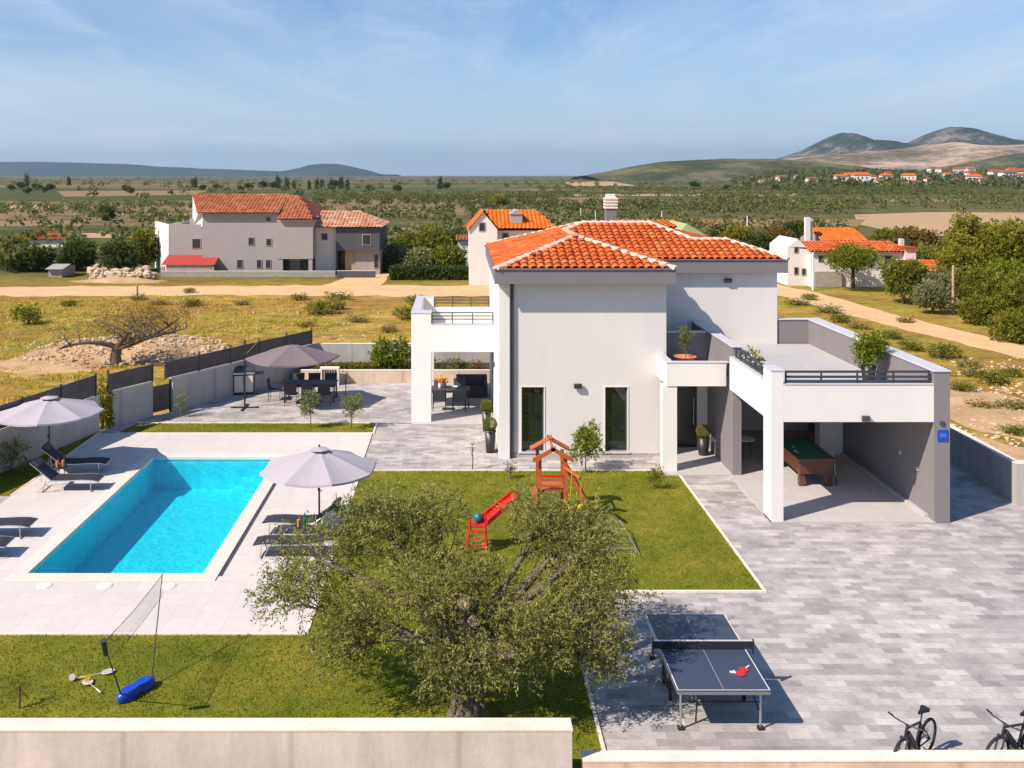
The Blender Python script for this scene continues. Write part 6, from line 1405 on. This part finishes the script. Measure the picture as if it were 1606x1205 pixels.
b = MB(off); b.poly([(x(317.9),Y,z(333)),(x(317.9),Y+9,z(333)),(x(317.9),Y+4.5,zr-.1)]); b.poly([(x(437.4),Y-.9,ze-.6),(x(493),Y-.9,ze-.6),(x(493),Y-.9,z(345)),(x(437.4),Y-.9,z(345))]); b.poly([(x(437.3),Y-.9,z(345)),(x(437.3),Y+.1,z(345)),(x(437.3),Y+.1,ze),(x(437.3),Y-.5,ze)]); b.build('gable', M['stuccowhite'], h1)
pr_ = [(x(261),Y-1.6,z(416,Y-1.6)),(x(343),Y-1.6,z(416,Y-1.6)),(x(343),Y+.5,z(401)),(x(261),Y+.5,z(401))]; u = MB(off); u.poly(pr_); po = u.build('porch_roof', basic('red_sheet_roof', (.42,.05,.03,1), .6, .08, 2), h1)
b = MB(off); b.box(x(262),x(266),Y-1.5,Y-1.3,0,z(416)); b.box(x(339),x(342),Y-1.5,Y-1.3,0,z(416)); b.box(x(268),x(338),Y-1.45,Y-1.3,0,1.05); b.build('porch_wall', M['stone'], h1)
for (a_,c_,t_,d_,yy) in ((390,398,373,384,Y),(372,380,408,420,Y),(403,410,408,420,Y),(417,424,408,420,Y),(302,314,375,389,Y+.6),(418,424,341,347,Y),(418,425,375,385,Y)): house_window(h1, off, x(a_,yy),x(c_,yy),yy,z(d_,yy),z(t_,yy))
b = MB(off); b.box(x(446),x(462),Y+2.9,Y+2.99,0,2.3); b.build('door', M['whitepl'], h1)
b = MB(off); b.box(x(395),x(437),Y-.12,Y-.012,z(405),z(358)); 
b.v = []; b.f = []; b.sm = []
# house with slate upper floor
h2 = thing('slate_house', 'house with dark slate upper floor and pale mixed tile roof beside the grey house', 'house', (x(545),Y+1,0)); off = (x(545),Y+1,0); Y2 = Y+1; x2 = lambda p: WX(p,Y2); z2 = lambda p: WH(p,Y2)
b = MB(off); b.box(x2(495),x2(528),Y2,Y2+8,0,z2(357)); b.build('wall', M['stuccowhite'], h2); b = MB(off); b.box(x2(530),x2(596),Y2-.6,Y2+8,z2(393),z2(357)); b.box(x2(528),x2(530),Y2-.6,Y2+8,0,z2(357)); b.build('slate_storey', M['slate'], h2)
b = MB(off); b.box(x2(556),x2(596),Y2,Y2+7,0,z2(393.1)); b.build('ground_floor', M['stone'], h2); b = MB(off); b.box(x2(531),x2(541),Y2+1,Y2+1.1,0,z2(396)); b.build('door', M['farglass'], h2); b = MB(off); b.box(x2(541),x2(556),Y2+.1,Y2+.2,0,z2(394)); b.build('panel', M['cutwood'], h2)
house_window(h2, off, x2(505),x2(513),Y2,z2(376),z2(367)); house_window(h2, off, x2(570),x2(582),Y2-.6,z2(383),z2(368)); house_window(h2, off, x2(587),x2(593),Y2,z2(420),z2(400))
e = z2(356); A_=(x2(494),Y2-.9,e);B2=(x2(600),Y2-.9,e);C2=(x2(600),Y2+8.5,e);D2=(x2(494),Y2+8.5,e);r_=z2(338.5)*1.0; E1=(x2(494),Y2+3.8,r_+.25);E2=(x2(556),Y2+3.8,r_+.25)
u = MB(off); pls = [[A_,B2,E2,E1],[B2,C2,E2],[C2,D2,E1,E2]]; [u.poly(q) for q in pls]; r2 = u.build('roof', M['tilepale'], h2); roofpoly(pls[0],(1,0,0),(0,4.7,E1[2]-e),M['tilepale'],'roof_tiles',r2,off,7); roofpoly(pls[1],(0,1,0),(-1,0,(E1[2]-e)/(x2(600)-x2(556))),M['tilepale'],'roof_tiles',r2,off,8)
# boundary walls of the two houses
wallpiece('garden_wall', 'low grey garden wall before the large grey house', [((x(262),86.2),(x(530),86.2),.55,.2,0)], M['stone'], M['captop'])
wallpiece('garden_wall', 'low dark garden wall before the slate house', [((x(533),86.0),(x(592),86.0),.6,.2,0)], M['slate'], M['captop'])
# white gabled house behind the terrace
Y3 = 80.0; h3 = thing('white_gabled_house', 'white gabled house with bright orange roof behind the villa left side', 'house', (WX(800,Y3),Y3,0)); off = (WX(800,Y3),Y3,0); x3 = lambda p,YY=Y3: WX(p,YY); z3 = lambda p,YY=Y3: WH(p,YY)
xa, xb, xc = x3(736), x3(780), x3(868); zr = z3(333); ze = z3(360)
b = MB(off); b.box(xa,xb,Y3,Y3+.3,0,ze); b.add([(xa,Y3,ze),(xb,Y3,ze),((xa+xb)/2,Y3,zr)],[(0,1,2)]); b.box(xa,xa+.3,Y3+.3,Y3+8,0,ze); b.box(xb,xc,Y3+1.2,Y3+1.5,0,z3(362,Y3+1.2)); b.box(xc-.3,xc,Y3+1.5,Y3+8,0,ze); b.box(xa,xc,Y3+7.7,Y3+8,0,ze); b.build('wall', M['stuccowhite'], h3)
P_ = [(xb-.1,Y3+.6,ze+.02),(xc+.3,Y3+.6,ze+.02),(xc-1.2,Y3+5,zr+.02),((xa+xb)/2+.3,Y3+5,zr+.02)]; u = MB(off); u.poly(P_); u.poly([((xa+xb)/2,Y3-.2,zr+.05),(xb+.2,Y3-.2,ze-.1),(xb+.2,Y3+5,ze-.1),((xa+xb)/2,Y3+5,zr+.03)]); u.poly([((xa+xb)/2,Y3-.2,zr+.05),(xa-.2,Y3-.2,ze-.1),(xa-.2,Y3+8,ze-.1),((xa+xb)/2,Y3+8,zr+.05)]); u.poly([P_[1],(xc+.3,Y3+8.4,ze),P_[2]]); u.poly([P_[3],P_[2],(xc+.3,Y3+8.4,ze),(xa,Y3+8.4,ze)])
r3 = u.build('roof', M['tilebright'], h3); roofpoly(P_,(1,0,0),(0,4.4,zr+.02-ze),M['tilebright'],'roof_tiles',r3,off,9); house_window(h3, off, x3(752),x3(760),Y3,z3(362),z3(350)); house_window(h3, off, x3(790),x3(798),Y3+1.2,z3(378),z3(368))
b = MB(off); b.box(xb+1.2,xb+2.2,Y3+1.6,Y3+3.0,ze,ze+1.2); b.add([(xb+1.1,Y3+1.5,ze+1.2),(xb+2.3,Y3+1.5,ze+1.2),(xb+1.7,Y3+1.5,ze+1.6),(xb+1.1,Y3+4,ze+1.2),(xb+2.3,Y3+4,ze+1.2),(xb+1.7,Y3+4,ze+1.6)],[(0,1,2),(0,2,5,3),(1,4,5,2)]); b.build('dormer', M['stucco'], h3)
# low house with red roof left of it
def simple_house(name, label, px0, px1, pye, pyr, pyb, Y, D, wall, tile, seed, win=(), group=None, ridge_in=.0, cat='house', real=True):
    X0, X1 = WX(px0,Y), WX(px1,Y); off = ((X0+X1)/2, Y, 0); t = thing(name, label, cat, off, group=group); e = WH(pye,Y); g0 = min(0,WH(pyb,Y)); r = WH(pyr,Y+D/2)
    b = MB(off); b.box(X0,X1,Y,Y+D,g0,e)
    b.add([(X0,Y,e),(X0,Y+D,e),(X0+ridge_in*.0,Y+D/2,r-.1)],[(0,1,2)]); b.add([(X1,Y,e),(X1,Y+D,e),(X1,Y+D/2,r-.1)],[(0,1,2)]); b.build('wall', M[wall], t)
    o_ = .35; sl = (r-e)/(D/2); P_ = [(X0-.2,Y-o_,e-sl*o_),(X1+.2,Y-o_,e-sl*o_),(X1+.2-ridge_in,Y+D/2,r),(X0-.2+ridge_in,Y+D/2,r)]; Q_ = [P_[2],P_[3],(X0-.2,Y+D+o_,e-sl*o_),(X1+.2,Y+D+o_,e-sl*o_)]
    u = MB(off); u.poly(P_); u.poly(Q_)
    if ridge_in: u.poly([P_[1],Q_[3],P_[2]]); u.poly([P_[0],Q_[2],P_[3]])
    ro_ = u.build('roof', M[tile], t)
    if real: roofpoly(P_,(1,0,0),(0,1,sl),M[tile],'roof_tiles',ro_,off,seed)
    for (a_,c_,t_,d_) in win: house_window(t, off, WX(a_,Y),WX(c_,Y),Y,WH(d_,Y),WH(t_,Y))
    return t, off
simple_house('low_house', 'low white house with reddish roof left of the white gabled house', 718, 738, 376, 367, 410, 96, 6, 'stuccowhite', 'tileold', 3)
simple_house('small_house', 'small white house with red roof among trees at the far left edge', 28, 98, 375, 364, 388, 122, 8, 'stuccowhite', 'tile', 4, ridge_in=1.5)
simple_house('garden_shed', 'pale roofed open shed in the scrub at the left edge', 76, 97, 421, 414, 432, 86, 3, 'stone', 'stucco', 5, real=False, cat='shed')
# houses seen over the villa roof
t_, o_ = simple_house('orange_roofed_house', 'orange roofed house peeping over the right of the villa ridge', 985, 1075, 356, 346, 400, 62, 7, 'stuccowhite', 'tilebright', 6)
gs = basic('green_sheet_roof', (0.36,0.42,0.20,1), .7, .1, 2); t = thing('green_gable_house', 'house with pale green gable end behind the villa roof', 'house', (WX(1092,60),60,0)); off = (WX(1092,60),60,0); b = MB(off); b.box(WX(1066,60),WX(1122,60),60,66,0,WH(378,60)); b.build('wall', M['stucco'], t); b = MB(off); q0, q1, q2 = (WX(1064,60),59.9,WH(366,60)),(WX(1122,60),59.9,WH(378,60)),(WX(1077,60),59.9,WH(351,60)); b.add([q0,q1,q2],[(0,1,2)]); b.add([q1,(q1[0],66,q1[2]),(q2[0],66,q2[2]),q2],[(0,1,2,3)]); b.add([q0,(q0[0],66,q0[2]),(q2[0],66,q2[2]),q2],[(3,2,1,0)]); b.build('gable_roof', gs, t)
# long white house on the right
Y4 = 79.0; t, off = simple_house('long_white_house', 'long white house with orange roof behind the stone pine on the right', 1272, 1416, 393, 378, 452, Y4, 5.5, 'stuccowhite', 'tile', 11, win=((1284,1290,402,410),(1300,1310,402,410),(1388,1398,402,412)))
xe = WX(1272,Y4); xw = WX(1239,Y4); b = MB(off); b.box(xw,xe,Y4+.6,Y4+5.2,0,WH(389,Y4)); b.add([(xw,Y4+.6,WH(389,Y4)),(xe,Y4+.6,WH(392,Y4)),(WX(1255,Y4),Y4+.6,WH(375.5,Y4)),(xw,Y4+5.2,WH(389,Y4)),(xe,Y4+5.2,WH(392,Y4)),(WX(1255,Y4),Y4+5.2,WH(375.5,Y4))],[(0,1,2),(0,2,5,3),(1,4,5,2)]); b.build('end_wing', M['stuccowhite'], t)
for (a_,c_,t2,d_) in ((1246,1251,388,396),(1246,1251,420,430),(1258,1263,422,431)): house_window(t, off, WX(a_,Y4+.6),WX(c_,Y4+.6),Y4+.6,WH(d_,Y4+.6),WH(t2,Y4+.6))
b = MB(off); b.box(WX(1416,Y4),WX(1433,Y4),Y4-.4,Y4+5,0,WH(390,Y4)); b.build('annex', M['stuccowhite'], t); b = MB(off); b.box(WX(1414,Y4),WX(1434,Y4),Y4-.6,Y4+5,WH(390,Y4),WH(387,Y4)); b.build('annex_roof', M['tile'], t)
b = MB(off); b.box(WX(1421,Y4),WX(1427,Y4),Y4+1,Y4+1.4,WH(387,Y4),WH(376,Y4)); b.build('chimney', M['poolcoping'], t); b = MB(off); b.box(WX(1276,Y4),WX(1318,Y4),Y4-.3,Y4-.01,0,WH(426,Y4)); b.build('stone_base', M['stone'], t)
t, off = simple_house('rear_house', 'bright orange roofed house behind the long white house with a tall white chimney', 1290, 1355, 376, 358, 400, 92, 6, 'stucco', 'tilebright', 12); b = MB(off); b.box(WX(1264,92),WX(1271,92),92,92.5,0,WH(341,92)); b.box(WX(1272,92),WX(1278,92),92.6,93.2,0,WH(344,92)); b.build('chimney', M['stuccowhite'], t)
simple_house('outbuilding', 'small outbuilding with orange roof half hidden by trees on the right', 1440, 1492, 424, 409, 440, 76, 5, 'stuccowhite', 'tile', 13)
# poles
def pole(label, px, pyb, pyt, wood=True, Y=None, cat='utility pole', cross=True):
    if Y is None: X, Y = W(px,pyb)
    X = WX(px,Y); t = thing('utility_pole', label, cat, (X,Y,0)); H = WH(pyt,Y); MB().tube((0,0,-.1),(0,0,H),.10,.075,10).build('post', M['cutwood'] if wood else M['whitepl'], t)
    if cross: MB().box(-.5,.5,-.05,.05,H-.35,H-.27).build('cross_arm', M['barkdark'], t)
    return t
pole('wooden utility pole beside the dirt track on the right', 1495, 490, 416, True, cross=False); pole('utility pole behind the right end of the villa roof', 1172, 386, 339, False, 118)
pole('utility pole seen above the left of the villa ridge', 911, 360, 327, False, 170); pole('utility pole seen just left of the villa chimney', 934, 360, 330, False, 175); pole('utility pole seen above the right of the villa ridge', 1038, 360, 331, False, 165)
pole('thin pole before the end wall of the long white house', 1275, 455, 396, False, cross=False); pole('thin dark post in the field before the rubble heap', 215, 466, 446, True, cross=False)
# village on the hillside
def vill_z(px, Y):
    t = min(1, max(0, (px-1110)/140)); t = t*t*(3-2*t); return 14.5*max(0, Y-600)/650*t-.4*(1-t)
def vill_y(px, py):
    lo, hi = 600, 1240
    for _ in range(40):
        m_ = (lo+hi)/2
        if HY+(CH-vill_z(px, m_))*F/m_ > py: lo = m_
        else: hi = m_
    return lo
rg = random.Random(41); vill = []
for i, (px, py, wp) in enumerate([(1195,288,10),(1226,284,14),(1273,287,14),(1305,281,10),(1318,284,16),(1334,283,18),(1350,285,22),(1365,284,14),(1376,287,10),(1390,283,16),(1394,276,10),(1412,288,10),(1425,284,18),(1430,290,12),(1464,271,14),(1478,273,16),(1486,280,14),(1504,272,14),(1521,270,12),(1523,279,16),(1527,285,18),(1562,278,18),(1580,280,20),(1595,279,22),(1604,283,16),(1588,272,14),(1540,288,14),(1455,286,10),(1250,280,8),(1500,286,10)]):
    Yv = vill_y(px, py); zg = WH(py,Yv); wd = wp*Yv/F*1.15; X = WX(px,Yv); hh = wd*.42; off = (X,Yv,zg)
    kind = rg.random(); t = thing('village_house', 'pale house with an orange roof in the village on the far hillside', 'house', off, rg.uniform(-.5,.5), 'houses of the village on the far hillside')
    b = MB(); b.box(-wd/2,wd/2,-wd*.3,wd*.3,-3-max(0,zg),hh); b.build('wall', M['stuccowhite'], t); e, r = hh, hh+wd*.16; o_ = wd*.05
    b = MB(); b.poly([(-wd/2-o_,-wd*.3-o_,e),(wd/2+o_,-wd*.3-o_,e),(wd/2-.1*wd,0,r),(-wd/2+.1*wd,0,r)]); b.poly([(wd/2-.1*wd,0,r),(-wd/2+.1*wd,0,r),(-wd/2-o_,wd*.3+o_,e),(wd/2+o_,wd*.3+o_,e)]); b.poly([(wd/2+o_,-wd*.3-o_,e),(wd/2+o_,wd*.3+o_,e),(wd/2-.1*wd,0,r)]); b.poly([(-wd/2-o_,-wd*.3-o_,e),(-wd/2-o_,wd*.3+o_,e),(-wd/2+.1*wd,0,r)])
    b.build('roof', M['tileold'] if kind < .6 else M['tilebright'], t); b = MB(); 
    for q in (-.3,-.05,.22): b.box(wd*q,wd*q+wd*.08,-wd*.3-.05,-wd*.3-.01,hh*.35,hh*.7)
    b.build('windows', M['farglass'], t)
# hillside that carries the village
b = MB(); nx_, ny_ = 60, 30; vs = []
for j in range(ny_+1):
    for i in range(nx_+1):
        px = 1100+800*i/nx_; Yq = 560+760*j/ny_; vs.append((WX(px,Yq), Yq, vill_z(px,Yq) if j else -1.0))
b.add(vs, [(j*(nx_+1)+i, j*(nx_+1)+i+1, (j+1)*(nx_+1)+i+1, (j+1)*(nx_+1)+i) for j in range(ny_) for i in range(nx_)], True); tag(b.build('village_slope', hg), kind='structure')
# trees scattered over the village slope
nrv = np.random.default_rng(44)
def slope_trees():
    C = []; n = 800
    px = nrv.uniform(1150,1700,n); Yv = nrv.uniform(600,1240,n); H = nrv.uniform(2.0,4.2,n); X = (px-CX)*Yv/F
    per = 16; d = nrv.normal(size=(n,per,3)); d /= np.linalg.norm(d,axis=2,keepdims=True)
    g_ = np.array([max(0, vill_z(a_, c_)) for a_, c_ in zip(px, Yv)])
    P = np.stack([X[:,None]+d[:,:,0]*H[:,None]*.6, Yv[:,None]+d[:,:,1]*H[:,None]*.6, g_[:,None]+H[:,None]*(.45+.4*d[:,:,2])],2).reshape(-1,3)
    v = leaf_quads(P, nrv.normal(size=P.shape), 3.0, 2.2, nrv); return tag(np_mesh('slope_scrub', v, 4, M['groveleaf'], np.clip(nrv.normal(.35,.18,n*per),0,1)), kind='stuff')
slope_trees()
# ---------------------------------------------------------------- air
hz = MB(); hz.box(-14200,14200,-70,14200,-8.5,340); ho = hz.build('haze', M['white']); ho.data.materials.clear()
hm_ = bpy.data.materials.new('haze_air'); hm_.use_nodes = True; n_ = hm_.node_tree.nodes; n_.clear(); o_ = n_.new('ShaderNodeOutputMaterial'); pv = n_.new('ShaderNodeVolumePrincipled')
pv.inputs['Color'].default_value = (0.58,0.80,1.0,1); pv.inputs['Density'].default_value = 0.000075; pv.inputs['Anisotropy'].default_value = 0.3
hm_.node_tree.links.new(pv.outputs[0], o_.inputs['Volume']); ho.data.materials.append(hm_); tag(ho, kind='stuff')
